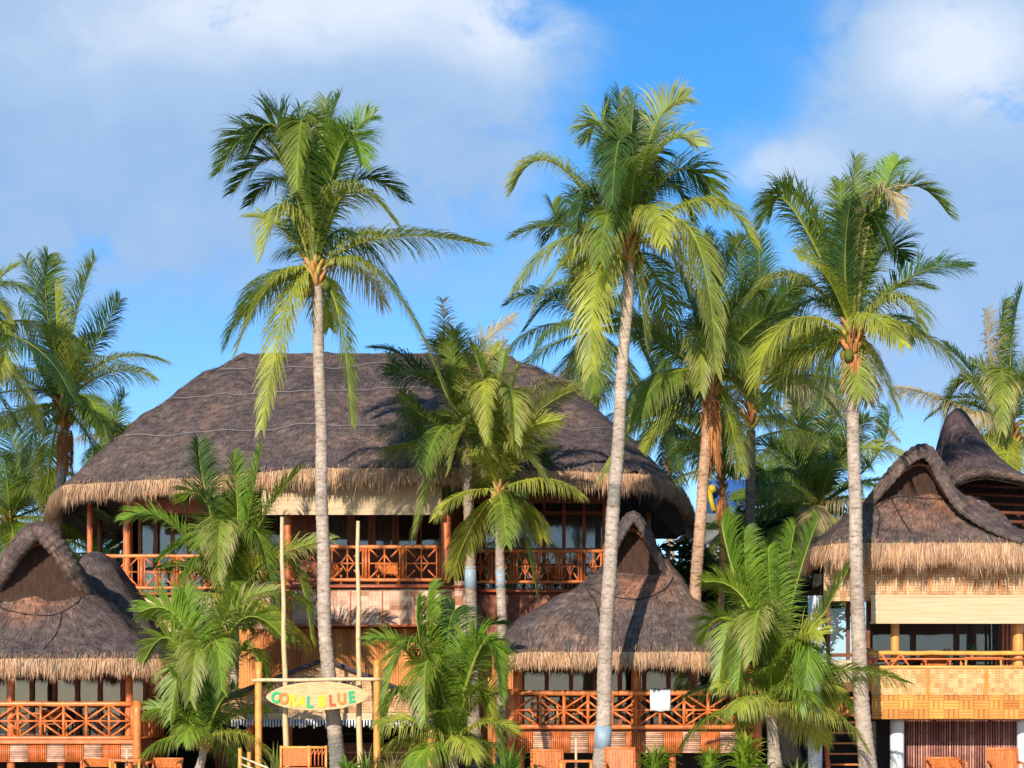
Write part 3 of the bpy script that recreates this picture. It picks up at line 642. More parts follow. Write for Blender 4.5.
palm('coconut palm with brown flower stalks beside the left end of the big roof', [(52,640,74),(58,520,74),(66,430,74)], .24, (62,405,74), K1, 12, 4.6, .95, 31, 'palms behind the left hut', bright=.2, nuts=8, fibre=1.2)
palm('palm mostly outside the picture with frond ends reaching in at the left edge', [(-30,640,68),(-30,480,68),(-32,350,68)], .22, (-30,330,68), [(0,285,28,292,-.4,'g'),(5,330,-2,380,-.6,'y'),(-5,300,10,330,.3,'m'),(-10,380,20,430,.3,'k')], 14, 4.6, .9, 34, 'palms behind the left hut')
palm('low dark palm filling the gap left of the big house above the left hut', [(10,700,80),(12,560,80)], .22, (10,520,80), [(30,470,60,450,.3,'k'),(20,470,5,420,.3,'k'),(-5,500,-30,480,.2,'k'),(45,500,80,520,.1,'k')], 20, 5.4, 1.0, 37, 'palms behind the left hut', bright=.03)
palm('shaded palm seen under the left end of the big roof', [(95,700,88),(98,600,88)], .22, (100,555,88), [], 20, 4.6, 1.0, 40, 'palms behind the left hut', bright=.05)
palm('small far palm peeping over the left roof slope', [(118,700,100),(116,480,100)], .22, (115,440,100), [(118,410,125,395,.2,'k'),(105,420,98,410,.2,'k')], 14, 3.0, .9, 43, 'palms behind the left hut', bright=.05)
O1 = [(990,360,985,310,.2,'d'),(1000,350,1005,300,.2,'g'),(1012,340,1022,290,.3,'k'),(985,400,935,400,.4,'g'),(960,380,945,440,.2,'g'),(995,420,985,470,-1,'y'),(970,370,945,345,.5,'k'),(1002,370,1002,430,-2,'m'),(930,395,898,388,.5,'d')]
palm('palm with one withered brown frond behind the pointed hood at the right edge', [(1014,640,66),(1013,520,66),(1012,450,66)], .22, (1010,430,66), O1, 12, 4.2, .9, 46, 'palms behind the right hut', bright=.3, dry=.2, fibre=1.4)
palm('bushy palm between the tall right trunk and the dark trunk', [(815,700,74),(818,560,74)], .22, (820,505,74), [(850,450,900,455,-.4,'m'),(880,450,887,408,.4,'k'),(800,430,790,395,.3,'m'),(830,430,835,390,.3,'g'),(780,470,755,500,-.3,'g'),(860,500,880,520,-.6,'m')], 18, 4.8, .95, 49, 'palms behind the right hut', bright=.25)
palm('low shaded palm behind the bushy palm right of the blue panels', [(788,700,84),(790,560,84)], .22, (790,520,84), [], 22, 4.8, .95, 52, 'palms behind the right hut', bright=.1)
palm('palm at the back whose fronds fill the gap beside the tall right trunk', [(800,700,92),(800,470,92)], .22, (800,430,92), [], 20, 5.2, .95, 55, 'palms behind the right hut', bright=.12)
palm('far palm behind the middle hut roof and the fibre covered trunk', [(672,700,90),(670,480,90)], .22, (668,420,90), [(640,400,612,430,.3,'k'),(655,380,640,345,.4,'k')], 20, 5.4, .95, 58, 'palms behind the middle hut', bright=.08)
# young palms near the ground
SM = 'young palms in front of the huts'
palm('young palm with arching fronds in front of the left balcony of the big house', [(236,768,60),(234,690,60),(234,620,60)], .17, (234,600,60), [(205,490,198,440,.3,'k'),(165,520,125,520,-.6,'l'),(200,540,160,560,-.4,'l'),(238,520,232,455,.2,'l'),(248,520,262,445,.3,'l'),(215,530,200,545,-1.2,'g'),(262,520,300,470,.2,'g'),(280,555,330,540,-.5,'m'),(205,500,185,500,.5,'g'),(255,530,275,600,-1.6,'g'),(290,560,312,640,.2,'g'),(222,520,218,580,-2,'m'),(195,560,180,620,-.6,'g')], 14, 3.0, .8, 61, SM, small=True, npm=36, elr=(-20, 70), bright=.25)
palm('young palm with split yellowish base right of the left hut', [(200,768,54),(203,757,54),(204,748,54)], .12, (205,738,54), [(180,620,140,612,-.3,'l'),(172,640,145,660,-.6,'g'),(195,640,185,590,.2,'l'),(225,620,275,590,.2,'m'),(220,640,235,595,.3,'g'),(245,650,268,690,-.3,'g'),(185,660,170,720,-.6,'g'),(215,640,222,690,-1.6,'g'),(240,620,285,640,.2,'g'),(200,640,190,700,-1.4,'m')], 10, 2.5, .75, 64, SM, dry=.03, small=True, npm=36, elr=(0, 75), bright=.3)
palm('young palm with an upright fan of fronds right of the entrance gable', [(453,768,53),(453,760,53),(453,752,53)], .13, (453,742,53), [(428,640,430,585,.2,'l'),(420,640,418,600,.3,'l'),(405,650,368,640,-.3,'g'),(400,690,385,735,-.5,'g'),(440,650,440,620,.5,'k'),(470,650,495,650,-.6,'l'),(488,640,500,700,-1.2,'l'),(475,640,505,625,.3,'k'),(480,690,500,745,.2,'g'),(428,660,425,720,-1.5,'g'),(448,640,455,610,.6,'k'),(410,640,385,700,-.8,'g')], 12, 2.5, .75, 67, SM, dry=.03, small=True, npm=38, elr=(0, 75), bright=.3)
palm('young palm with one yellow arching frond before the right end of the middle hut', [(775,768,52),(773,735,52),(772,715,52)], .18, (772,705,52), [(748,590,745,530,.2,'l'),(730,560,722,520,.3,'l'),(785,590,795,525,-.2,'l'),(795,590,818,520,.3,'l'),(770,600,768,548,-.3,'l'),(745,600,705,582,-.3,'g'),(735,620,718,690,-.6,'g'),(820,620,848,570,.2,'g'),(800,640,822,635,-1.2,'y'),(808,645,800,710,-1.5,'l'),(840,670,903,682,-.4,'g'),(750,630,738,690,-1.4,'g'),(815,660,830,700,.3,'g'),(760,610,752,660,-1.9,'m'),(725,620,705,640,.2,'g')], 16, 2.9, .8, 70, SM, small=True, npm=38, elr=(-5, 75), bright=.35, dry=0)
def lv(py, pl, pr, D, Db, r): return (PZ(py, D), PX(pl, D), PX(pr, D), D, Db, r)
# ================================================================ big house
H = empty('thatched_house', (PX(370, 70), 66, 0), 'large two storey bamboo house under a wide hipped thatched roof, behind the huts', 'house')
ZE = 9.5; ZR = PZ(357, 73)
front = [(60, 84), (46, 80), (48, 74), (54, 69.5), (66, 66.6), (110, 65.9), (200, 64.6), (300, 63.2), (470, 63), (600, 63.3), (648, 63.8), (668, 65.6), (684, 69.2), (692, 75), (694, 80), (680, 84)]
eave = [Vector((PX(a, d), d, ZE + (.12 if 250 < a < 560 else 0))) for a, d in front]
back = [Vector((PX(600, 84), 85, ZE)), Vector((PX(140, 84), 85, ZE))]
ring0 = resample(eave + back + [eave[0]], .35)[:-1]
xl, xr = PX(226, 73), PX(519, 73); xmin = min(p.x for p in ring0); xmax = max(p.x for p in ring0)
def ridge(p):
    u = (p.x - xmin) / (xmax - xmin); u = min(1, max(0, (u - .5) * 1.12 + .5)); f = min(1, max(-1, (p.y - 73) / 9))
    return Vector((xl + (xr - xl) * u, 73 + .5 * f, ZR))
rings = []
for tt in (0, .12, .3, .5, .7, .88, 1.0):
    rings.append([p.lerp(ridge(p), tt) + Vector((0, 0, .46 * math.sin(math.pi * tt ** .9) - (.25 if tt == 1 and abs(ridge(p).x - (xl+xr)/2) > (xr-xl)/2 - .4 else 0))) for p in ring0])
mb = MB(); rows = rings_to_mesh(mb, rings, .16, 5, None, True, .8, 16000)
rf = mb.build('thatch_roof', M['thatch'], H)
cap = MB(); cap.tube([(xl + .3 + (xr - xl - .6) * k / 30, 73, ZR - .02 + .07 * noise.noise(Vector((k * .7, 0, 0)))) for k in range(31)], [.02] + [.16] * 29 + [.02], 10); cap.build('ridge_cap', M['roll'], rf)
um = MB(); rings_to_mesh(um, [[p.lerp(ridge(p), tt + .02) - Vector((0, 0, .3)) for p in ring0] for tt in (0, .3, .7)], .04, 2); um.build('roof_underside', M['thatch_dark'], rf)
for lvl in (9, 16, 23):
    m = MB(); row = [p + Vector((0, -.05, .05)) for p in rows[lvl] if p.y < 73.0]; row.sort(key=lambda p: p.x); m.tube([a * .25 + b * .5 + c * .25 for a, b, c in zip(row, row[1:], row[2:])], .011, 5); m.build('roof_rope', M['rope'], rf)
fringe(H, eave, .72, 50, grey=.05)
# floors, walls
bx(H, 'balcony_floor', 'wood', PX(285, 64.5), PX(466, 64.5), 64.5, 68.4, 5.95, 6.08)
bx(H, 'balcony_floor', 'wood', PX(105, 68), PX(285, 67.9), 67.9, 70.9, 5.9, 6.03)
bx(H, 'balcony_floor', 'wood', PX(466.5, 66.5), PX(610, 66.5), 66.5, 69.6, 5.9, 6.06)
bx(H, 'woven_wall', 'weave_pale', PX(270, 64.6), PX(454, 64.6), 64.6, 64.75, PZ(625, 64.6), 5.94)
bx(H, 'corner_pillar', 'weave_pale', PX(454.5, 64.5), PX(466, 64.5), 64.45, 65.1, PZ(640, 64.5), PZ(581, 64.5))
bx(H, 'woven_wall', 'weave_pale', PX(130, 68), PX(270, 68), 68, 68.15, 4.6, 5.89)
bx(H, 'woven_wall', 'weave_red', PX(468, 66.6), PX(650, 66.6), 66.6, 66.75, 4.2, 5.89)
bx(H, 'side_wall', 'dark', PX(466.5, 65.2), PX(468, 65.2), 65.1, 68.5, 0, 9.0)
for (a, b, y, z) in ((270, 454, 64.5, PZ(626, 64.6)), (285, 466, 64.42, 6.0), (466, 610, 66.4, 5.98), (105, 285, 67.8, 5.98)):
    m = MB(); m.tube([(PX(a, y), y, z), (PX(b, y), y, z)], .04, 8, (.8, .65, .8)); m.build('floor_beam', M['bamboo'], H)
for px in range(286, 440, 32): bx(H, 'wall_batten', 'wood', PX(px, 64.5) - .02, PX(px, 64.5) + .02, 64.56, 64.6, 4.8, 5.9, (2.6, 2.4, 2.2))
bx(H, 'slat_wall', 'slat_orange', PX(200, 65.4), PX(462, 65.4), 65.4, 65.55, 0.0, PZ(628, 65))
bx(H, 'slat_wall', 'slat_orange', PX(468, 67.2), PX(660, 67.2), 67.2, 67.35, 0.0, 4.19)
bx(H, 'dark_ground_wall', 'dark', PX(128, 69), PX(270, 69), 69, 69.2, 0, 4.59)
bx(H, 'back_wall', 'wood', PX(132, 70), PX(612, 70), 80, 80.2, 0, 9.3)
bx(H, 'end_wall', 'wood', PX(130, 70.8), PX(132, 70.8), 70.9, 80, 0, 9.3); bx(H, 'end_wall', 'wood', PX(612, 69.7), PX(614, 69.7), 69.7, 80, 0, 9.3)
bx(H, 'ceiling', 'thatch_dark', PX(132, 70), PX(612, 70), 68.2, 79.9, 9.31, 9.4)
bx(H, 'upper_floor', 'wood', PX(132, 70.9), PX(612, 70), 71.01, 79.9, 5.9, 6.02)
# window walls of the upper floor
for a, b, nx, dk in ((322, 349, 1, 0), (353, 370, 1, 0), (374, 394, 1, 0), (397, 418, 1, 1), (420, 441, 1, 1)):
    window(H, PX(a, 68.4), PX(b, 68.4), 68.4, PZ(549, 68.4), PZ(512, 68.4), nx, None, .13, curtain=not dk)
bx(H, 'timber_wall', 'wood', PX(285, 68.5), PX(466, 68.5), 68.46, 68.56, PZ(512, 68.4) + .07, 9.3, (1, .9, .9)); bx(H, 'timber_wall', 'wood', PX(285, 68.5), PX(466, 68.5), 68.46, 68.56, 6.09, PZ(549, 68.4) - .07, (1, .9, .9))
for a, b in ((285, 322), (349, 353), (370, 374), (394, 397), (418, 420), (441, 466)): bx(H, 'timber_wall', 'wood', PX(a, 68.5), PX(b, 68.5), 68.461, 68.559, PZ(549, 68.4) - .069, PZ(512, 68.4) + .069, (1.2, 1, .9))
bx(H, 'partition', 'dark', PX(290, 72), PX(466, 72), 72.5, 72.6, 6.1, 9.3, (2, 1.6, 1.3))
window(H, PX(484, 69.5), PX(604, 69.5), 69.5, 6.1, PZ(500, 69.5), 6, PZ(513, 69.5), .12, c=(2.2, 1.7, 1.5))
window(H, PX(470, 69.5), PX(482, 69.5), 69.5, 6.1, PZ(500, 69.5), 1, PZ(513, 69.5), .12, curtain=False)
m = MB()
for i in range(6): m.box(PX(484 + 20*i, 69.5) + .08, PX(504 + 20*i, 69.5) - .08, 69.45, 69.52, PZ(551, 69.5), PZ(548, 69.5), (2.2, 1.7, 1.5))
m.build('window_rail', M['wood'], H)
bx(H, 'timber_wall', 'wood', PX(466, 69.5), PX(612, 69.5), 69.44, 69.54, PZ(500, 69.5) + .07, 9.3, (1.3, 1, .8))
window(H, PX(140, 70.8), PX(205, 70.8), 70.8, 6.1, PZ(513, 70.8), 4, None, .12); window(H, PX(210, 70.8), PX(282, 70.8), 70.8, 6.1, PZ(513, 70.8), 4, None, .12)
bx(H, 'timber_wall', 'wood', PX(132, 70.8), PX(285, 70.8), 70.75, 70.9, PZ(513, 70.8) + .07, 9.3)
bx(H, 'eave_beam', 'wood', PX(126, 67), PX(290, 67), 66.9, 67.1, PZ(513, 67), PZ(500, 67), (2.2, 1.9, 1.7))
bx(H, 'eave_beam', 'wood', PX(300, 65), PX(446, 65), 65.1, 65.3, 9.0, 9.2); bx(H, 'eave_beam', 'wood', PX(466, 66.2), PX(612, 66.2), 66.3, 66.5, 8.9, 9.15, (1.3, 1.1, 1))
bx(H, 'roll_blind', 'blind', PX(262, 63.9), PX(442, 63.9), 63.84, 63.88, PZ(515, 63.9), PZ(480, 63.9))
for px, D, a, b, r, mt in ((90, 68.5, 5.9, 9.1, .1, 'bamboo'), (127, 68, 0, 9.2, .13, 'bamboo'), (446, 64.5, 6.1, 9.2, .17, 'bamboo'), (606, 66.6, 0, 9.0, .12, 'bamboo'), (648, 69, 0, 8.9, .1, 'wood'), (288, 64.6, 0, 9.2, .13, 'bamboo'), (100, 74, 0, 9.1, .1, 'wood'), (625, 74, 0, 9, .15, 'wood')):
    post(H, PX(px, D), D, a, b, r, mt)
railing(H, PX(106, 67.9), PX(284, 67.9), 67.9, PZ(588, 67.9), PZ(556, 67.9), 5, M['bamboo'], 'jack', .055)
railing(H, PX(292, 64.5), PX(440, 64.5), 64.5, PZ(580, 64.5), PZ(547, 64.5), 4, M['bamboo'], 'jack', .055)
railing(H, PX(469, 66.5), PX(604, 66.5), 66.5, PZ(582, 66.5), PZ(551, 66.5), 6, M['bamboo'], 'jack', .05)
# ================================================================ gablet huts
from mathutils.bvhtree import BVHTree
def drape(parent, pts, r=.022):
    """rope lying on the roof surface along the given line"""
    ob = [o for o in parent.children if o.name.startswith('thatch_roof')][0]; o0 = ORG[parent.name]
    bv = BVHTree.FromPolygons([v.co + o0 for v in ob.data.vertices], [p.vertices[:] for p in ob.data.polygons]); out = []; q = [P(*p) for p in pts]
    for i in range(len(q) - 1):
        a, b, c, d = q[max(i-1, 0)], q[i], q[i+1], q[min(i+2, len(q)-1)]
        for s_ in range(8):
            u = s_ / 8; out.append(.5 * ((2*b) + (c - a) * u + (2*a - 5*b + 4*c - d) * u*u + (3*b - a - 3*c + d) * u**3))
    out.append(q[-1]); res = []
    for p in out:
        h = bv.ray_cast(Vector((p.x, p.y - 6, p.z)), Vector((0, 1, 0)))
        if h[0]: res.append(h[0] + Vector((0, -.012, .004)))
    if len(res) > 2: m = MB(); m.tube(res, r, 5); m.build('roof_rope', M['rope_dark'], ob)
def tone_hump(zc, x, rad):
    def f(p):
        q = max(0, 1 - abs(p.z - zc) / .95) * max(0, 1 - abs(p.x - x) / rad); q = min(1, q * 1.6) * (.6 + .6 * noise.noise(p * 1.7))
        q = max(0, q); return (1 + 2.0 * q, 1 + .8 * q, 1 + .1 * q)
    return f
def hut_base(h, xa, xb, y0, y1, zf, zroof, wy, nwin, lowwall=True, posts=()):
    bx(h, 'deck_floor', 'wood', xa + .03, xb - .03, y0 + .12, y1, zf - .12, zf)
    window(h, xa + .3, xb - .3, wy, zf + .02, zroof, nwin, None, .12, dark=True, c=(1.3, 1.1, 1))
    bx(h, 'back_wall', 'wood', xa + .3, xb - .3, y1 - .1, y1, 0, zroof + .3); bx(h, 'side_wall', 'wood', xa + .2, xa + .28, wy, y1 - .11, 0, zroof + .3); bx(h, 'side_wall', 'wood', xb - .28, xb - .2, wy, y1 - .11, 0, zroof + .3)
    bx(h, 'ceiling', 'thatch_dark', xa + .3, xb - .3, wy + .2, y1 - .12, zroof + .08, zroof + .14)
    if lowwall: bx(h, 'dark_ground_wall', 'dark', xa + .2, xb - .2, y0 + 1.8, y0 + 1.9, 0, zf - .125)  # near-black sheet paints the shade of the void under the deck
    n = max(2, int((xb - xa) / 1.9))
    for i in range(n + 1): post(h, xa + .25 + (xb - xa - .5) * i / n, y0 + .4, 0, zf - .125, .1, 'bamboo', 'stilt', (.8, .8, .8))
HL = empty('thatched_hut', (PX(38, 57), 57, 0), 'leftmost thatched hut with an arched gablet and red bamboo veranda, cut by the left edge', 'hut', 'thatched huts along the beach')
hut_roof(HL, [lv(663, -94, 168, 54.8, 61, .9), lv(652, -84, 156, 55.0, 60.9, .9), lv(636, -60, 134, 55.6, 60.6, .8), lv(610, -32, 108, 56.2, 60.2, .7), lv(590, -16, 90, 56.7, 59.9, .6)],
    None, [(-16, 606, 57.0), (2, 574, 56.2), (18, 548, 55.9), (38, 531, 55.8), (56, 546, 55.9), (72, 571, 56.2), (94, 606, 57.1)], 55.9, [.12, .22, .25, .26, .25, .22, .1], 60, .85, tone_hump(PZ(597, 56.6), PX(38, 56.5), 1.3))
mb = MB(); rg = []
for l in (lv(648, 40, 160, 58.6, 64, .8), lv(610, 58, 137, 59.3, 63.6, .8), lv(580, 68, 118, 60, 63.2, .7), lv(560, 76, 108, 60.6, 62.8, .5), lv(553, 84, 100, 61.2, 62.4, .3)):
    rg.append(rr_ring(l[1], l[2], l[3], l[4], l[5], l[0]))
rg.append([Vector((PX(92, 61.5), 61.8, PZ(551, 61.5)))] * len(rg[0])); rings_to_mesh(mb, rg, .07, 4); mb.build('rear_roof', M['thatch'], HL)
z, x0, x1, y0, y1, r = lv(660, -94, 168, 54.8, 61, .9)
fringe(HL, [(x0, 59.5, z), (x0, 55.6, z), (x0 + .35, 54.95, z), (x0 + .9, 54.8, z), (x1 - .8, 54.8, z + .02), (x1 - .3, 55.0, z), (x1, 55.7, z - .02), (x1, 60, z)], .58, 90)
for pts in ([(2, 592, 56.4), (-2, 606, 56.1), (20, 613, 55.95), (50, 615, 55.9), (74, 604, 56.05), (82, 590, 56.35)], [(60, 612, 55.85), (56, 632, 55.5), (42, 650, 55.0)]):
    drape(HL, pts)
railing(HL, PX(-96, 56), PX(132, 56), 56, PZ(738, 56), PZ(704, 56), 10, M['bamboo'], 'diamond', .055)
m = MB(); xs = PX(138, 56)
for zz, rr in ((PZ(704, 56), .05), (PZ(738, 56), .05), (PZ(721, 56), .03)): m.tube([(xs, 56, zz), (xs, 60.2, zz)], rr, 8)
for k in range(9): m.tube([(xs, 56.4 + k * .45, PZ(738, 56)), (xs, 56.4 + k * .45, PZ(704, 56))], .035, 6)
m.build('side_railing', M['bamboo'], HL)
post(HL, PX(137, 55.95), 55.95, PZ(765, 56), PZ(701, 56), .12, 'bamboo', 'corner_post', (1.1, 1.3, 1.4)); post(HL, PX(129, 56.2), 56.2, 0, PZ(672, 56), .11, 'bamboo'); post(HL, PX(11, 56.2), 56.2, 0, PZ(672, 56), .11, 'bamboo'); post(HL, PX(-90, 56.2), 56.2, 0, PZ(672, 56), .11, 'bamboo')
bx(HL, 'edge_beam', 'bamboo', PX(-96, 56), PX(140, 56), 55.9, 56.05, PZ(743.5, 56), PZ(740, 56), (1.1, 1.1, 1.2))
slatskirt(HL, PX(-83, 56), PX(139, 56), 56.02, PZ(762, 56), PZ(744, 56), 12)
bx(HL, 'side_skirt', 'wood', PX(139.4, 56), PX(141, 56), 56.1, 60.4, PZ(762, 56), PZ(740, 56), (1.6, 1.2, 1))
hut_base(HL, PX(-96, 56), PX(139, 56), 56, 61, 1.16, 3.0, 58.6, 9)

HM = empty('thatched_hut', (PX(612, 57), 57, 0), 'middle thatched hut with a narrow peaked gablet, a white towel on its bamboo railing', 'hut', 'thatched huts along the beach')
hut_roof(HM, [lv(654, 500, 727, 54.6, 60.8, .9), lv(640, 500, 727, 54.75, 60.6, .95), lv(622, 512, 722, 55.1, 60.4, .9), lv(600, 548, 703, 55.8, 60.2, .8), lv(585, 578, 690, 56.3, 60, .6), lv(568, 600, 678, 56.9, 59.8, .5)],
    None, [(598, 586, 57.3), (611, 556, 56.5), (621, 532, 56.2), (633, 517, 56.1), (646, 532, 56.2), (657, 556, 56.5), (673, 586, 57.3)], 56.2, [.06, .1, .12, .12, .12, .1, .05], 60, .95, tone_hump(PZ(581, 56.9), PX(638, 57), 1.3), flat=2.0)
z, x0, x1, y0, y1, r = lv(653, 500, 727, 54.6, 60.8, .9)
fringe(HM, [(x0, 59.5, z - .06), (x0, 55.6, z - .06), (x0 + .3, 54.85, z - .04), (x0 + .9, 54.6, z), (x1 - .8, 54.6, z), (x1 - .3, 54.85, z), (x1, 55.5, z), (x1, 60, z)], .56, 90)
for pts in ([(585, 586, 56.2), (610, 596, 55.8), (640, 599, 55.75), (664, 590, 56), (674, 577, 56.5)], [(586, 588, 56.1), (596, 604, 55.7), (600, 625, 55.2)]):
    drape(HM, pts)
railing(HM, PX(516, 56), PX(756, 56), 56, PZ(727, 56), PZ(693, 56), 10, M['bamboo'], 'diamond', .06)
post(HM, PX(511, 55.95), 55.95, PZ(752, 56), PZ(689, 56), .13, 'bamboo', 'corner_post', (1.0, 1.1, 1.2)); post(HM, PX(758, 55.95), 55.95, PZ(752, 56), PZ(689, 56), .11, 'bamboo', 'corner_post')
for px in (518, 636, 752): post(HM, PX(px, 56.25), 56.25, 0, PZ(665, 56), .14, 'bamboo', 'post', (1.1, 1.2, 1.0))
slatskirt(HM, PX(514, 56), PX(757, 56), 56.02, PZ(753, 56), PZ(732, 56), 13)
hut_base(HM, PX(512, 56), PX(759, 56), 56, 61, 1.45, 3.3, 57.6, 9)

HR = empty('stilt_house', (PX(950, 57), 57, 0), 'right-hand bamboo house on white pillars with golden woven balcony and thatched gablet roof', 'house')
hut_roof(HR, [lv(546, 821, 1042, 54.8, 61.5, .8), lv(538, 829, 1038, 54.9, 61.4, .8), lv(524, 844, 1022, 55.3, 61.2, .7), lv(511, 858, 1005, 55.7, 61, .6), lv(500, 870, 985, 56.1, 60.8, .5)],
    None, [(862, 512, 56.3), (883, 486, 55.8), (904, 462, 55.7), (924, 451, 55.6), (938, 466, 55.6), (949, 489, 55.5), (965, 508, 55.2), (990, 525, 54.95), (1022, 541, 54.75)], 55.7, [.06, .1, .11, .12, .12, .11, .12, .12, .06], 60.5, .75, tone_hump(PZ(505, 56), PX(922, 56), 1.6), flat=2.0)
z, x0, x1, y0, y1, r = lv(544, 821, 1042, 54.8, 61.5, .8)
fringe(HR, [(x0, 60, z - .05), (x0, 55.5, z - .05), (x0 + .3, 54.95, z - .03), (x0 + .8, 54.8, z), (x1 - .8, 54.8, z), (x1 - .3, 55, z), (x1, 55.6, z), (x1, 60, z)], .78, 90)
for pts in ([(872, 511, 55.6), (895, 497, 56.0), (925, 498, 56), (950, 500, 55.9)], [(893, 497, 55.9), (900, 515, 55.5), (912, 533, 55.0)], [(876, 500, 55.8), (880, 520, 55.4), (876, 538, 54.9)]):
    drape(HR, pts)
# rear hood
lip = [(926, 512, 61.8), (944, 490, 60.4), (962, 477, 60), (984, 472, 59.9), (1008, 475, 60), (1040, 483, 60), (1080, 500, 60.6)]
topc = [(938, 440, 62.8), (946, 418, 62.3), (954, 409, 62), (962, 409, 62), (971, 419, 62.2), (987, 446, 63), (1012, 476, 64)]
rear = [(925, 560, 68), (935, 520, 68), (945, 500, 68), (965, 500, 68), (985, 510, 68), (1010, 530, 68), (1050, 560, 68)]
mb = MB(); R4 = []
for a, b, f_ in ((lip, topc, 8), (topc, rear, 5)):
    for k in range(f_):
        u = k / f_; R4.append([P(*p).lerp(P(*q), u) + Vector((0, (.35 if a is lip else 0) * math.sin(math.pi * u), 0)) for p, q in zip(a, b)])
R4.append([P(*q) for q in rear]); R5 = []
for r_ in R4:
    o = []
    for i in range(len(r_) - 1):
        a, b, c, d = r_[max(i-1, 0)], r_[i], r_[i+1], r_[min(i+2, len(r_)-1)]
        for s_ in range(5):
            u = s_ / 5; o.append(.5 * ((2*b) + (c - a) * u + (2*a - 5*b + 4*c - d) * u*u + (3*b - a - 3*c + d) * u**3))
    o.append(r_[-1]); R5.append([p + Vector((0, 0, .05 * noise.noise(p * 1.8))) for p in o])
mb.grid(R5, False, (.85, .8, .85), True, [[(j * .15, i * .35) for j in range(len(r_))] for i, r_ in enumerate(R5)])
hood = mb.build('rear_hood', M['thatch'], HR)
m = MB(); roll(m, [P(*q) for q in lip], .1); m.build('hood_lip', M['roll'], hood)
m = MB(); m.grid([[p + Vector((0, .1, -.22)) for p in r_] for r_ in R5[:9]], False, (1, 1, 1), True); m.build('hood_underside', M['thatch_dark'], hood)
m = MB()
for k in range(6): zz = PZ(484 + k * 9, 62); m.tube([(PX(940 - 2*k, 62), 62 - k*.1, zz), (PX(1060, 62), 61.6 - k*.1, zz - .2)], .06, 6, (.8, .7, .7))
for k in range(5): m.tube([(PX(965 + k * 22, 61.9), 61.6, PZ(545, 62)), (PX(962 + k * 12, 61.9), 62.1, PZ(474, 62))], .05, 6, (.7, .6, .6))
m.build('purlins', M['wood'], hood)
bx(HR, 'rear_wall', 'dark', PX(936, 63), PX(1100, 63), 63, 63.15, 0, PZ(480, 63), (1.3, 1.2, 1.2)); bx(HR, 'rear_wall', 'dark', PX(870, 63), PX(936, 63), 63.01, 63.14, 0, PZ(560, 63))
bx(HR, 'mat_wall', 'amakan', PX(824, 55.6), PX(1046, 55.6), 55.6, 55.7, PZ(601, 55.6), PZ(560, 55.6))
for px in (868, 905, 930, 965, 1000): bx(HR, 'batten', 'wood_orange', PX(px, 55.6) - .02, PX(px, 55.6) + .02, 55.57, 55.598, PZ(600, 55.6), PZ(562, 55.6), (1.1, 1.4, 1.6))
bx(HR, 'roll_blind', 'blind', PX(868, 55.95), PX(1046, 55.95), 55.45, 55.49, PZ(622, 55.4), PZ(597, 55.4))
bx(HR, 'blind_rail', 'blind', PX(867, 55.95), PX(1047, 55.95), 55.43, 55.51, PZ(597, 55.4), PZ(595, 55.4)); bx(HR, 'blind_rail', 'blind', PX(867, 55.95), PX(1047, 55.95), 55.43, 55.51, PZ(623.5, 55.4), PZ(622, 55.4))
for px, D, a, b, r in ((895, 56.3, 2.7, 5.1, .12), (1018, 56.2, 2.7, 6.2, .15), (1046, 56.3, 0, 6.2, .12), (870, 56.1, 2.5, PZ(648, 56), .1), (1003, 58, 2.7, 5.2, .04), (1007, 58, 2.7, 5.2, .04), (1011, 58, 2.7, 5.2, .04)):
    post(HR, PX(px, D), D, a, b, r, 'bamboo_y' if r > .11 else 'bamboo')
rl = MB(); xa, xb = PX(868, 56), PX(1046, 56)
rl.tube([(xa + (xb-xa)*k/14, 56, PZ(653, 56) + .01*R.uniform(-1, 1)) for k in range(15)], .065, 8, (1, 1.1, 1)); ro = rl.build('top_rail', M['bamboo_y'], HR)
rl = MB(); rl.tube([(xa, 56, PZ(659, 56)), (xb, 56, PZ(659, 56))], .03, 6)
for k in range(2):
    a = xa + .1 + k * .55; rl.tube([(a, 56, PZ(666, 56)), (a + .27, 56, PZ(654, 56))], .035, 6); rl.tube([(a + .5, 56, PZ(666, 56)), (a + .27, 56, PZ(654, 56))], .035, 6)
rl.build('rail_brace', M['bamboo'], ro)
bx(HR, 'woven_balcony_panel', 'amakan_o', PX(872, 56), PX(1046, 56), 55.98, 56.05, PZ(695, 56), PZ(667, 56))
for px in (873, 928, 986): bx(HR, 'batten', 'wood_orange', PX(px, 56) - .05, PX(px, 56) + .05, 55.95, 55.98, PZ(695, 56), PZ(666, 56), (1.1, 1.4, 1.2))
rl = MB(); rl.tube([(xa, 55.97, PZ(667, 56)), (xb, 55.97, PZ(667, 56))], .04, 8, (1.1, 1.3, 1.4)); rl.build('balcony_cap', M['bamboo_y'], HR)
bx(HR, 'woven_band', 'weave_gold', PX(872, 55.9), PX(1046, 55.9), 55.86, 55.97, PZ(719, 55.9), PZ(695.3, 55.9))
bx(HR, 'deck_floor', 'wood', PX(826, 57), PX(1046, 57), 56.1, 62.9, 2.5, 2.75)
window(HR, PX(870, 59), PX(1000, 59), 59, 2.8, PZ(606, 59), 3, None, .14, dark=True, c=(.5, .55, .6))
bx(HR, 'ceiling', 'thatch_dark', PX(826, 57), PX(1046, 57), 56.45, 62.9, 5.55, 5.62)
window(HR, PX(828, 57.4), PX(868, 57.4), 57.4, PZ(690, 57.4), PZ(600, 57.4), 2, PZ(655, 57.4), .1, curtain=False, c=(1, .9, .85))
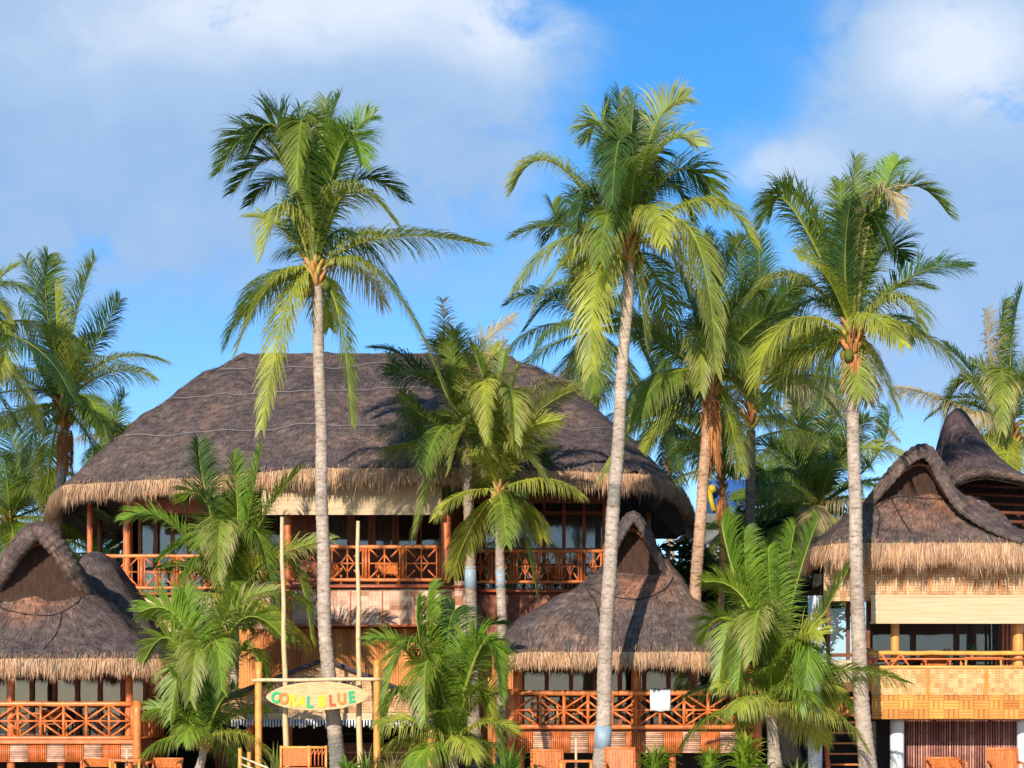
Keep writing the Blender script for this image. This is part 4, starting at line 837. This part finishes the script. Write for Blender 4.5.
bx(HR, 'low_panel', 'curtain', PX(829, 57.2), PX(868, 57.2), 57.2, 57.25, PZ(691, 57.2), PZ(660, 57.2), (1.1, .95, .75)); bx(HR, 'landing_panel', 'slat_orange', PX(827, 56.4), PX(860, 56.4), 56.4, 56.5, PZ(716, 56.4), PZ(697, 56.4))
for px in (815, 897, 1024):
    m = MB(); D = 55.5 if px == 815 else 57; m.tube([(PX(px, D), D, z_) for z_ in (0, .8, 1.6, PZ(719, D) - .02 if px != 815 else PZ(596, D))], .2, 20); m.build('white_pillar', M['white'], HR)
m = MB(); 
for k in range(58):
    xx = PX(901, 57.7) + (PX(1048, 57.7) - PX(901, 57.7)) * k / 57; m.tube([(xx, 57.7 + R.uniform(-.01, .01), 0), (xx, 57.7, PZ(719, 57.7))], R.uniform(.024, .034), 6, random.choice([(.75, .6, .62), (.9, .7, .7), (1.05, .9, .8), (.6, .5, .5), (1.3, 1.3, 1.2)]))
m.build('slat_wall', M['slatdark'], HR); bx(HR, 'inner_wall', 'dark', PX(868, 58.1), PX(1048, 58.1), 58.1, 58.2, 0, 2.49)
bx(HR, 'inner_wall', 'dark', PX(822, 59), PX(868, 59), 59, 59.1, 0, 2.49)
st = MB()
for sx in (826, 859): st.tube([(PX(sx, 55.8), 55.2, 0), (PX(sx, 56), 56.5, PZ(716, 56.4))], .07, 6, (1, .8, .8))
so_ = st.build('stair_stringers', M['bamboo'], HR)
for k in range(6):
    f = (k + .6) / 6.2; y = 55.2 + 1.3 * f; bx(so_, 'tread', 'wood_orange', PX(827, y), PX(858, y), y - .02, y + .26, PZ(716, 56.4) * f - .03, PZ(716, 56.4) * f + .02, (1, 1.1, 1.3))
# ================================================================ entrance shed
EH = empty('entrance_shelter', (PX(325, 59), 59, 0), 'open gabled bar shelter with woven gable wall between the left and middle huts', 'shelter')
m = MB(); D = 58.2
pts = [P(a, b, D) for a, b in ((222, 713), (212, 706), (325, 661.5), (444, 708.5), (440, 713))]
ia = [m.vert(p) for p in pts]; ib = [m.vert(p + Vector((0, .08, 0))) for p in pts]; m.face(ia); m.face(ib[::-1])
for k in range(5): m.face((ia[k], ib[k], ib[(k+1) % 5], ia[(k+1) % 5]))
m.build('gable_wall', M['amakan'], EH)
m = MB()
for a, b in (((325, 660), (205, 706)), ((325, 660), (447, 709))):
    p, q = P(*a, 58.02), P(*b, 58.02); p2, q2 = p + Vector((0, 6, 0)), q + Vector((0, 6, 0)); v = Vector((0, 0, -.04))
    i = [m.vert(x) for x in (p, q, q2, p2, p + v, q + v, q2 + v, p2 + v)]
    for f_ in ((0,1,2,3), (4,7,6,5), (0,4,5,1), (1,5,6,2), (2,6,7,3)): m.face([i[j] for j in f_])
m.build('roof', M['pipe'], EH)
m = MB()
for a, b in (((325, 659), (204, 705)), ((325, 659), (448, 708))): m.tube([P(*a, 58.0), P(*b, 58.0)], .055, 8)
m.build('roof_edge', M['pipe'], EH)
bx(EH, 'fascia', 'blind', PX(232, 58.1), PX(436, 58.1), 58.08, 58.16, PZ(720, 58.1), PZ(713, 58.1), (1, 1, 1))
m = MB(); k = 0; x = PX(232, 58)
while x < PX(436, 58):
    m.tube([(x, 58.02, PZ(719.5, 58)), (x, 58.02, PZ(719.5, 58) - R.uniform(.16, .26))], .028, 5, (R.uniform(.75, 1.1),) * 3); x += .085
m.build('bead_valance', M['cloth'], EH)
for px, r in ((432, .15), (437, .11), (250, .12), (289, .1)): post(EH, PX(px, 58.3 if px != 289 else 59), 58.3 if px != 289 else 59, 0, PZ(718, 58.3), r, 'bamboo_y' if px > 400 else 'bamboo')
bx(EH, 'back_wall', 'dark', PX(225, 62.5), PX(440, 62.5), 62.5, 62.6, 0, 2.1, (1.5, 1.4, 1.3)); bx(EH, 'side_wall', 'dark', PX(439, 58.6), PX(441, 58.6), 58.7, 62.5, 0, 2.1); bx(EH, 'side_wall', 'dark', PX(226, 58.6), PX(228, 58.6), 58.7, 62.5, 0, 2.1)
bx(EH, 'bar_counter', 'wood', PX(340, 61), PX(430, 61), 61, 61.5, 0, 1.0); bx(EH, 'shelf', 'wood', PX(345, 62.3), PX(430, 62.3), 62.15, 62.49, 1.25, 1.29)
bt = MB()
for i, px in enumerate((385, 394, 401, 410, 416, 424)):
    x = PX(px, 62.3); h_ = .2 + .05 * (i % 3); bt = MB(); bt.tube([(x, 62.3, 1.29), (x, 62.3, 1.29 + h_ * .6), (x, 62.3, 1.29 + h_ * .75), (x, 62.3, 1.29 + h_)], [.04, .04, .015, .015], 10, [(.7, .7, .65), (.15, .35, .2), (.5, .25, .08)][i % 3])
    tag(bt.build('bottle', M['paint'], None, (x, 62.3, 1.29)), 'small bottle on the shelf at the back of the open bar shelter', 'bottle', 'bottles on the bar shelf')
def letters(txt, height, mat, parent, loc, depth=.02, name='lettering', tilt=0):
    c = bpy.data.curves.new('t', 'FONT'); c.body = txt; c.size = height / .72; c.extrude = depth; c.offset = height * .06; c.align_x = 'CENTER'; c.align_y = 'CENTER'; c.resolution_u = 4
    o = bpy.data.objects.new('t', c); col.objects.link(o); dg = bpy.context.evaluated_depsgraph_get(); dg.update()
    me = bpy.data.meshes.new_from_object(o.evaluated_get(dg)); bpy.data.objects.remove(o)
    me.transform(Matrix.Rotation(math.radians(90), 4, 'X') @ Matrix.Rotation(tilt, 4, 'Z') @ Matrix.Scale(.84, 4, (1, 0, 0))); me.materials.clear(); me.materials.append(mat)
    ob = bpy.data.objects.new(name, me); col.objects.link(ob); ob.parent = parent; ob.location = Vector(loc) - ORG[parent.name]; ORG[ob.name] = Vector(loc); return ob
def flat(name, c): 
    if name not in M: M[name] = noisy(name, c, .6, 7, .14, spec=.3)
    return M[name]
bx(EH, 'name_board', 'board', PX(337, 58.1), PX(357, 58.1), 58.1, 58.18, PZ(688, 58.1), PZ(679, 58.1))
letters('ANDS', .14, flat('black_paint', (.02, .02, .02)), EH, (PX(348, 58.08), 58.085, PZ(683.5, 58.1)))
# ================================================================ sign frame
SG = empty('hanging_sign', (PX(318, 53.3), 53.3, 0), 'surfboard shaped cream sign reading CORAL BLUE hung in a bamboo frame', 'sign')
for px, t_ in ((258.5, 662), (377, 660)): post(SG, PX(px, 53.3), 53.3, 0, PZ(t_, 53.3), .095, 'bamboo_y', 'frame_post')
m = MB(); m.tube([(PX(253, 53.3) + (PX(382, 53.3) - PX(253, 53.3)) * k / 10, 53.2, PZ(680.5 - .15 * k, 53.3) + R.uniform(-.01, .01)) for k in range(11)], .05, 8, (1.1, 1.1, 1.2)); m.build('crossbar', M['pole'], SG)
m = MB(); n = 48; D = 53.05; ia = []; ib = []
for k in range(n):
    a = 2 * math.pi * k / n; cx_, sy_ = math.cos(a), math.sin(a); sx = (abs(cx_) ** .9) * (1 if cx_ > 0 else -1); sz = abs(sy_) ** 1.25 * (1 if sy_ > 0 else -1)
    px = 317.5 + 51.5 * sx; py = 696 - .9 * sx - 14.2 * sz; ia.append(m.vert(P(px, py, D))); ib.append(m.vert(P(px, py, D) + Vector((0, .07, 0))))
m.face(ia[::-1]); m.face(ib)
for k in range(n): m.face((ia[k], ia[(k+1) % n], ib[(k+1) % n], ib[k]))
bd = m.build('surfboard', M['board'], SG)
cols = {'g': (.02, .42, .16), 'o': (.72, .2, .03), 'y': (.85, .62, .02), 'r': (.75, .1, .02)}
for ch, px, py, cc, tl in (('C', 275.6, 698, 'g', -.08), ('O', 284, 699.3, 'o', -.06), ('R', 292.6, 700.5, 'y', -.08), ('A', 301, 701.6, 'y', -.05), ('L', 309.6, 702.6, 'g', -.03), ('B', 322, 701.6, 'y', .02), ('L', 332, 701, 'r', .05), ('U', 341.8, 699.4, 'o', .08), ('E', 351.6, 697.6, 'g', .1)):
    letters(ch, .29, flat({'g': 'green', 'o': 'orange', 'y': 'yellow', 'r': 'red'}[cc] + '_paint', cols[cc]), bd, P(px, py, D - .012), .012, 'letter', tl)
for px in (295, 340):
    m = MB(); m.tube([P(px, 681, 53.2), P(px, 684, 53.09)], .012, 5); m.build('hanging_rope', M['rope'], SG)
for a, b, tp, lab in ((281.5, 287, 517, 'thin bare pole crossing the left part of the surfboard sign'), (357.5, 360, 521, 'thin bare pole crossing the right part of the surfboard sign')):
    m = MB(); D = 53.75; p, q = Vector((PX(b, D), D, 0)), P(a, tp, D); m.tube([p.lerp(q, k / 12) + Vector((.015 * math.sin(k * 1.7), 0, 0)) for k in range(13)], [.085 - .003 * k for k in range(13)], 10)
    tag(m.build('bamboo_pole', M['pole'], None, p), lab, 'pole', 'bare poles by the sign')
# ================================================================ loose things
tw = MB(); k = 10; rowsT = []
for zz, dy in ((PZ(711, 56), -.15), (PZ(700, 56), -.14), (PZ(691, 56), -.12), (PZ(689.6, 56) + .03, 0), (PZ(691, 56), .10), (PZ(705, 56), .1)):
    rowsT.append([(PX(650, 56) + (PX(670, 56) - PX(650, 56)) * j / k, 56 + dy + .012 * math.sin(j * 1.6 + zz * 5), zz + .015 * math.sin(j * .9)) for j in range(k + 1)])
tw.grid(rowsT); towel = tw.build('towel', M['cloth'], None, (PX(660, 56), 56, PZ(700, 56))); tag(towel, 'white towel hung over the railing of the middle hut', 'towel')
md = towel.modifiers.new('thick', 'SOLIDIFY'); md.thickness = .012
def chair(px, D, rot, label, w_=.62, h_=.98, grp='wooden chairs on the sand', tilt=.16):
    r = empty('wooden_chair', (PX(px, D), D, 0), label, 'chair', grp); r.rotation_euler = (0, 0, rot); o0 = ORG[r.name].copy()
    def W(m, nm, mt): 
        m.v = [(a + o0.x, b + o0.y, c + o0.z) for a, b, c in m.v]; return m.build(nm, M[mt], r)
    for sx in (-1, 1):
        m = MB(); m.tube([(sx * w_/2, -.25, 0), (sx * w_/2, -.25, .62)], .03, 8); W(m, 'leg', 'bamboo'); m = MB(); m.tube([(sx * w_/2, .25, 0), (sx * w_/2, .25, .45), (sx * (w_/2 + .0), .25 + tilt, h_)], .03, 8); W(m, 'leg', 'bamboo')
        m = MB(); m.tube([(sx * w_/2, -.3, .63), (sx * w_/2, .33, .66)], .032, 8); W(m, 'armrest', 'bamboo')
    m = MB(); 
    for j in range(8): m.box(-w_/2 + j * w_/8 + .004, -w_/2 + (j+1) * w_/8 - .004, -.27, .27, .41, .44, (R.uniform(.8, 1.1),) * 3)
    W(m, 'seat', 'wood_orange'); m = MB()
    for j in range(9):
        a = -w_/2 + .03 + j * (w_ - .06) / 9; b = a + (w_ - .06) / 9 - .005; c = (R.uniform(.8, 1.1),) * 3
        i = [m.vert(p, c) for p in ((a, .27, .5), (b, .27, .5), (b, .3, .5), (a, .3, .5), (a, .24 + tilt, h_ - .03), (b, .24 + tilt, h_ - .03), (b, .27 + tilt, h_ - .03), (a, .27 + tilt, h_ - .03))]
        for q in ((0,3,2,1),(4,5,6,7),(0,1,5,4),(1,2,6,5),(2,3,7,6),(3,0,4,7)): m.face([i[x] for x in q])
    W(m, 'backrest', 'wood_orange'); m = MB(); m.tube([(-w_/2 - .02, .25 + tilt, h_), (w_/2 + .02, .25 + tilt, h_)], .032, 8, (1.2, 1.3, 1.4)); W(m, 'top_bar', 'bamboo')
    return r
PI = math.pi
for px, D, rt, w_, h_, lb in ((98, 51, .1, .78, .70, 'low orange wooden chair back under the middle of the left hut deck'), (164, 50, -.1, .72, .72, 'low orange wooden chair back between the left hut and the young palm'), (548, 49.6, .05, .78, .94, 'orange wooden chair under the left end of the middle hut deck'),
    (620, 49.2, -.05, .72, 1.0, 'orange wooden chair in front of the banded trunk of the tallest palm'), (947, 50, .05, .84, .74, 'low orange wooden chair before the bamboo slat wall of the right-hand house'), (1006, 49.4, .0, .74, .98, 'tall backed wooden chair before the rightmost white pillar')):
    chair(px, D, rt + PI * 0, lb, w_, h_)
# benches and gate by the bar
B_ = empty('bamboo_bench', (PX(305, 52.3), 52.3, 0), 'orange bamboo bench with latticed right end below the surfboard sign', 'bench')
xa, xb = PX(281, 52.3), PX(326, 52.3); zt = PZ(747.5, 52.3)
m = MB(); m.box(xa + .05, PX(309, 52.3), 52.3, 52.34, .5, zt - .03); m.build('backrest', M['wood_orange'], B_)
m = MB(); xm = PX(311, 52.3)
for kx in range(5): m.tube([(xm + (xb - xm) * kx / 4, 52.3, .5), (xm + (xb - xm) * kx / 4, 52.3, zt)], .018, 6)
for kx in range(4): m.tube([(xm + (xb - xm) * kx / 4, 52.28, zt - .22), (xm + (xb - xm) * (kx + 1) / 4, 52.28, zt - .02)], .016, 6)
m.build('lattice', M['bamboo'], B_)
m = MB(); m.tube([(xa, 52.3, zt), (xb, 52.3, zt)], .035, 8, (1.1, 1.2, 1.2)); m.build('top_rail', M['bamboo_y'], B_)
m = MB(); m.box(xa, xb, 51.7, 52.28, .42, .47); m.build('seat', M['wood_orange'], B_)
for x in (xa, PX(309, 52.3), xb):
    for y in (51.75, 52.3): m = MB(); m.tube([(x, y, 0), (x, y, .42 if y < 52 else zt + .05)], .035, 8); m.build('leg', M['bamboo_y'], B_)
G_ = empty('bamboo_fence', (PX(252, 51.5), 51.5, 0), 'short sloping bamboo handrail fence left of the sign frame', 'fence')
for px, t_ in ((240, 748), (249, 752)): post(G_, PX(px, 51.5), 51.5, 0, PZ(t_, 51.5), .05, 'bamboo_y', 'fence_post')
m = MB()
for k in range(3): m.tube([P(241, 757 + k * 7, 51.45), P(268, 768 + k * 7, 50.9)], .028, 6, (1.1, 1.3, 1.5))
m.build('handrail', M['pole'], G_)
def table(px, D, z0, label, ph=None, w_=.8):
    r = empty('wooden_table', (PX(px, D), D, z0), label, 'table', 'small wooden tables'); x = PX(px, D)
    m = MB(); m.box(x - w_/2, x + w_/2, D - .35, D + .35, z0 + .7, z0 + .75); m.build('tabletop', M['wood_orange'], r)
    for sx in (-1, 1):
        for sy in (-1, 1): m = MB(); m.tube([(x + sx * (w_/2 - .05), D + sy * .3, z0), (x + sx * (w_/2 - .05), D + sy * .3, z0 + .7)], .035, 8); m.build('leg', M['bamboo_y'], r)
    if ph: m = MB(); m.tube([(x, D, z0), (x, D, z0 + ph)], .03, 8); m.build('parasol_pole', M['pole'], r)
    return r
table(576, 47.6, 0, 'small table with a bare parasol pole between the two chairs of the middle hut', 1.27)
table(127, 49, 0, 'small table with a bare parasol pole in front of the left hut', 1.0)
table(981, 57.4, 2.75, 'bamboo table standing on the golden woven balcony of the right-hand house', None, 1.1)
r = chair(936, 57.6, 0, 'bamboo chair on the golden woven balcony beside the table', .7, .8, 'chairs on the balconies'); r.location.z = 2.75
for px, D, zf, lb in ((575, 56.7, 1.45, 'rattan chair on the middle hut veranda left of the tall palm trunk'), (700, 56.7, 1.45, 'rattan chair on the middle hut veranda right of the towel'), (55, 57.2, 1.16, 'wooden chair behind the railing of the left hut')):
    r = chair(px, D, .3, lb, .6, .8, 'chairs on the balconies'); r.location.z = zf
r = table(30, 57.2, 1.16, 'table on the veranda behind the railing of the left hut'); r = table(545, 56.9, 1.45, 'table behind the railing at the left end of the middle hut')
for px, D, zf, lb in ((330, 66.4, 6.08, 'red-brown chair on the middle balcony of the big house near the pale trunk'), (388, 66.4, 6.08, 'red-brown chair on the middle balcony of the big house right of the bare pole'), (560, 68, 6.06, 'chair on the right balcony of the big house')):
    r = chair(px, D, .2, lb, .7, .85, 'chairs on the balconies'); r.location.z = zf
# potted plant on the balcony table
pp = empty('potted_plant', (PX(972, 57.4), 57.4, 3.5), 'small green plant in a pot on the balcony table', 'plant')
m = MB(); x = PX(972, 57.4); m.tube([(x, 57.4, 3.5), (x, 57.4, 3.62)], [.05, .07], 10, (.5, .3, .2)); m.build('pot', M['paint'], pp)
m = MB()
for k in range(40):
    a = R.random() * 6.28; e = R.uniform(.2, 1.4); d = Vector((math.cos(a) * math.cos(e), math.sin(a) * math.cos(e), math.sin(e))); q = Vector((x, 57.4, 3.62)) + d * R.uniform(.05, .2); W_ = d.cross(Vector((0, 0, 1))).normalized() * .03
    m.face([m.vert(v, (.08, .3, .05)) for v in (q - W_, q + d * .1, q + W_, q - d * .04)])
m.build('leaves', M['leaf'], pp)
# ---- low plants
def strap(px, D, hgt, n, c, label, seed, width=.035, z0=0, spread=1.0, stem=.0, cat='plant', name='strap_leaf_plant'):
    rn = random.Random(seed); x = PX(px, D); r = empty(name, (x, D, z0), label, cat, 'low plants on the sand'); m = MB()
    for i in range(n):
        a = rn.random() * 6.28; e = math.radians(rn.uniform(25, 85)); L = hgt * rn.uniform(.6, 1.05); b = Vector((x + rn.uniform(-.1, .1) * spread, D + rn.uniform(-.1, .1), z0 + stem * rn.uniform(.3, 1)))
        ps = auto_frond(b, a, e, L, .7 * spread, 7); T0 = Vector((-math.sin(a), math.cos(a), 0)); q = rn.uniform(.7, 1.35); cc = mixt(tuple(v * q for v in c), YEL, rn.random() * .3)
        W_ = [T0 * width * math.sin(math.pi * (.12 + .86 * k / 7)) for k in range(8)]
        m.grid([[p - w_ for p, w_ in zip(ps, W_)], [p + Vector((0, 0, -width * .4)) for p in ps], [p + w_ for p, w_ in zip(ps, W_)]], False, cc, True)
    m.build('leaves', M['leaf'], r)
    if stem: s = MB(); s.tube([(x, D, z0), (x, D, z0 + stem)], [.05, .035], 8, (.4, .35, .2)); s.build('stem', M['fibre'], r)
    return r
strap(508, 50, 1.35, 90, (.1, .22, .03), 'spiky strap-leaved plant left of the chair under the middle hut', 3, .035)
strap(655, 50.5, .7, 90, (.2, .3, .03), 'yellow-green fern-like plant right of the banded trunk of the tallest palm', 4, .04, stem=.6)
strap(745, 50, .8, 130, (.28, .4, .03), 'bright yellow-green bushy plant beside the young palm of the middle hut', 5, .05, stem=.85)
strap(710, 50.5, .5, 70, (.22, .35, .04), 'small upright leafy plant under the right part of the middle hut deck', 6, .04, stem=.75, spread=.6)
strap(348, 52, .5, 60, (.16, .3, .04), 'small bright green plant at the foot of the palm behind the sign', 7, .05, stem=.4)
strap(392, 52.2, 1.05, 60, (.28, .26, .12), 'straw coloured grassy plant right of the sign frame', 8, .02)
strap(366, 52.6, 1.1, 50, (.12, .2, .05), 'thin leaved plant between the two right poles of the sign', 9, .03)
strap(275, 52.6, 1.15, 50, (.15, .2, .05), 'thin leaved plant between the two left poles of the sign', 10, .03)
strap(795, 51, 1.0, 40, (.07, .14, .04), 'dark thin leaved plant right of the young palm base by the blue-white pillar', 12, .03)
def bush(px, py, D, rx, rz, label, seed, c=(.03, .06, .02), n=2600, name='leafy_shrub', cat='shrub'):
    rn = random.Random(seed); o = P(px, py, D); r = empty(name, (o.x, D, 0), label, cat, 'shrubs behind the huts'); m = MB(); cl = [(Vector((rn.uniform(-1, 1), rn.uniform(-1, 1), rn.uniform(-1, 1))).normalized() * rn.random() ** .5) for _ in range(34)]
    for i in range(n):
        q = rn.choice(cl) + Vector((rn.gauss(0, .16), rn.gauss(0, .16), rn.gauss(0, .16))); p = o + Vector((q.x * rx, q.y * rx, q.z * rz)); d = Vector((rn.uniform(-1, 1), rn.uniform(-1, 1), rn.uniform(-.8, .5))).normalized(); s = rn.uniform(.12, .3)
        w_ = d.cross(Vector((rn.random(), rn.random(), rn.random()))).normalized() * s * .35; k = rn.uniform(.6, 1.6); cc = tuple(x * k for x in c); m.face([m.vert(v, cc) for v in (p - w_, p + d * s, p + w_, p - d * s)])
    m.build('foliage', M['leaf'], r)
    s = MB(); s.tube([(o.x, D, 0), (o.x + .2, D, o.z * .6), (o.x, D, o.z)], [.14, .1, .04], 8, (.5, .4, .35)); s.build('stem', M['fibre'], r)
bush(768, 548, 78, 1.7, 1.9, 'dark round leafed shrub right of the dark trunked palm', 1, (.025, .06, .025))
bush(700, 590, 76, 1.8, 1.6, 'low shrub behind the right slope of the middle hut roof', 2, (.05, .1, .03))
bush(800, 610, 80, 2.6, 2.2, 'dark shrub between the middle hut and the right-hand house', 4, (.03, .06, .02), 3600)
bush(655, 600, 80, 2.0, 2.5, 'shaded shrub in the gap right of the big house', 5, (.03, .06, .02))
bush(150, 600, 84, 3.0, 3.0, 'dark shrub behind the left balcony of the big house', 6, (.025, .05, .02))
# ---- concrete building with blue panels
CB = empty('concrete_building', (PX(745, 86), 86, 0), 'grey concrete building with blue wall panels glimpsed between palm trunks', 'building')
bx(CB, 'wall', 'grey', PX(705, 86), PX(790, 86), 86, 92, 0, PZ(524, 86)); bx(CB, 'ledge', 'grey', PX(704, 85.5), PX(792, 85.5), 85.4, 92.1, PZ(523.9, 86), PZ(515, 86), (.4, .4, .4))
bx(CB, 'blue_panel', 'blue', PX(712, 86), PX(750, 86), 86.2, 91, PZ(514.9, 86), PZ(479, 86))
m = MB(); m.tube([P(709, 490, 85.8), P(711, 500, 85.7), P(714, 511, 85.6)], .11, 10, (.6, .42, .02)); m.build('yellow_pipe', M['paint'], CB)
m = MB(); m.sphere(P(712, 489, 85.8), .2, c=(.6, .42, .02)); m.build('yellow_float', M['paint'], CB)
FN = empty('white_balustrade', (PX(695, 80), 80, 0), 'weathered rail on pale posts beyond the right slope of the middle hut', 'fence')
m = MB(); m.tube([P(664, 549, 80), P(722, 547, 80)], .1, 8, (.5, .5, .5)); m.build('rail', M['white'], FN)
for k in range(5): post(FN, PX(668 + k * 13, 80.1), 80.1, 0, PZ(549, 80), .1, 'white', 'baluster', (.75, .8, .85))
FD = empty('shade_boards', (PX(790, 64), 64, 0), 'near-black boards added as the shade between the middle hut and the right-hand house', 'fence')
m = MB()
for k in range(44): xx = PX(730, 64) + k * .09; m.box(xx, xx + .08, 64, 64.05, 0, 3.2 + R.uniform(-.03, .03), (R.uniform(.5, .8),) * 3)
m.build('boards', M['dark'], FD)  # near-black boards added to paint the dark of this gap
FD2 = empty('shade_boards', (PX(200, 62), 62, 0), 'near-black boards added as shade, and a red door, between the left hut and the bar shelter', 'fence')
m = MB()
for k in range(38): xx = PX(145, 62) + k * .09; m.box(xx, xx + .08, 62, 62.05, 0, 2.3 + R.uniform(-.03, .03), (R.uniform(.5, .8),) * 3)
m.build('boards', M['dark'], FD2); bx(FD2, 'red_door', 'wood', PX(215, 61.9), PX(228, 61.9), 61.9, 61.98, 0, 2.1, (1.3, .6, .9))  # boards added near-black as the gap's shade; the door is a real part
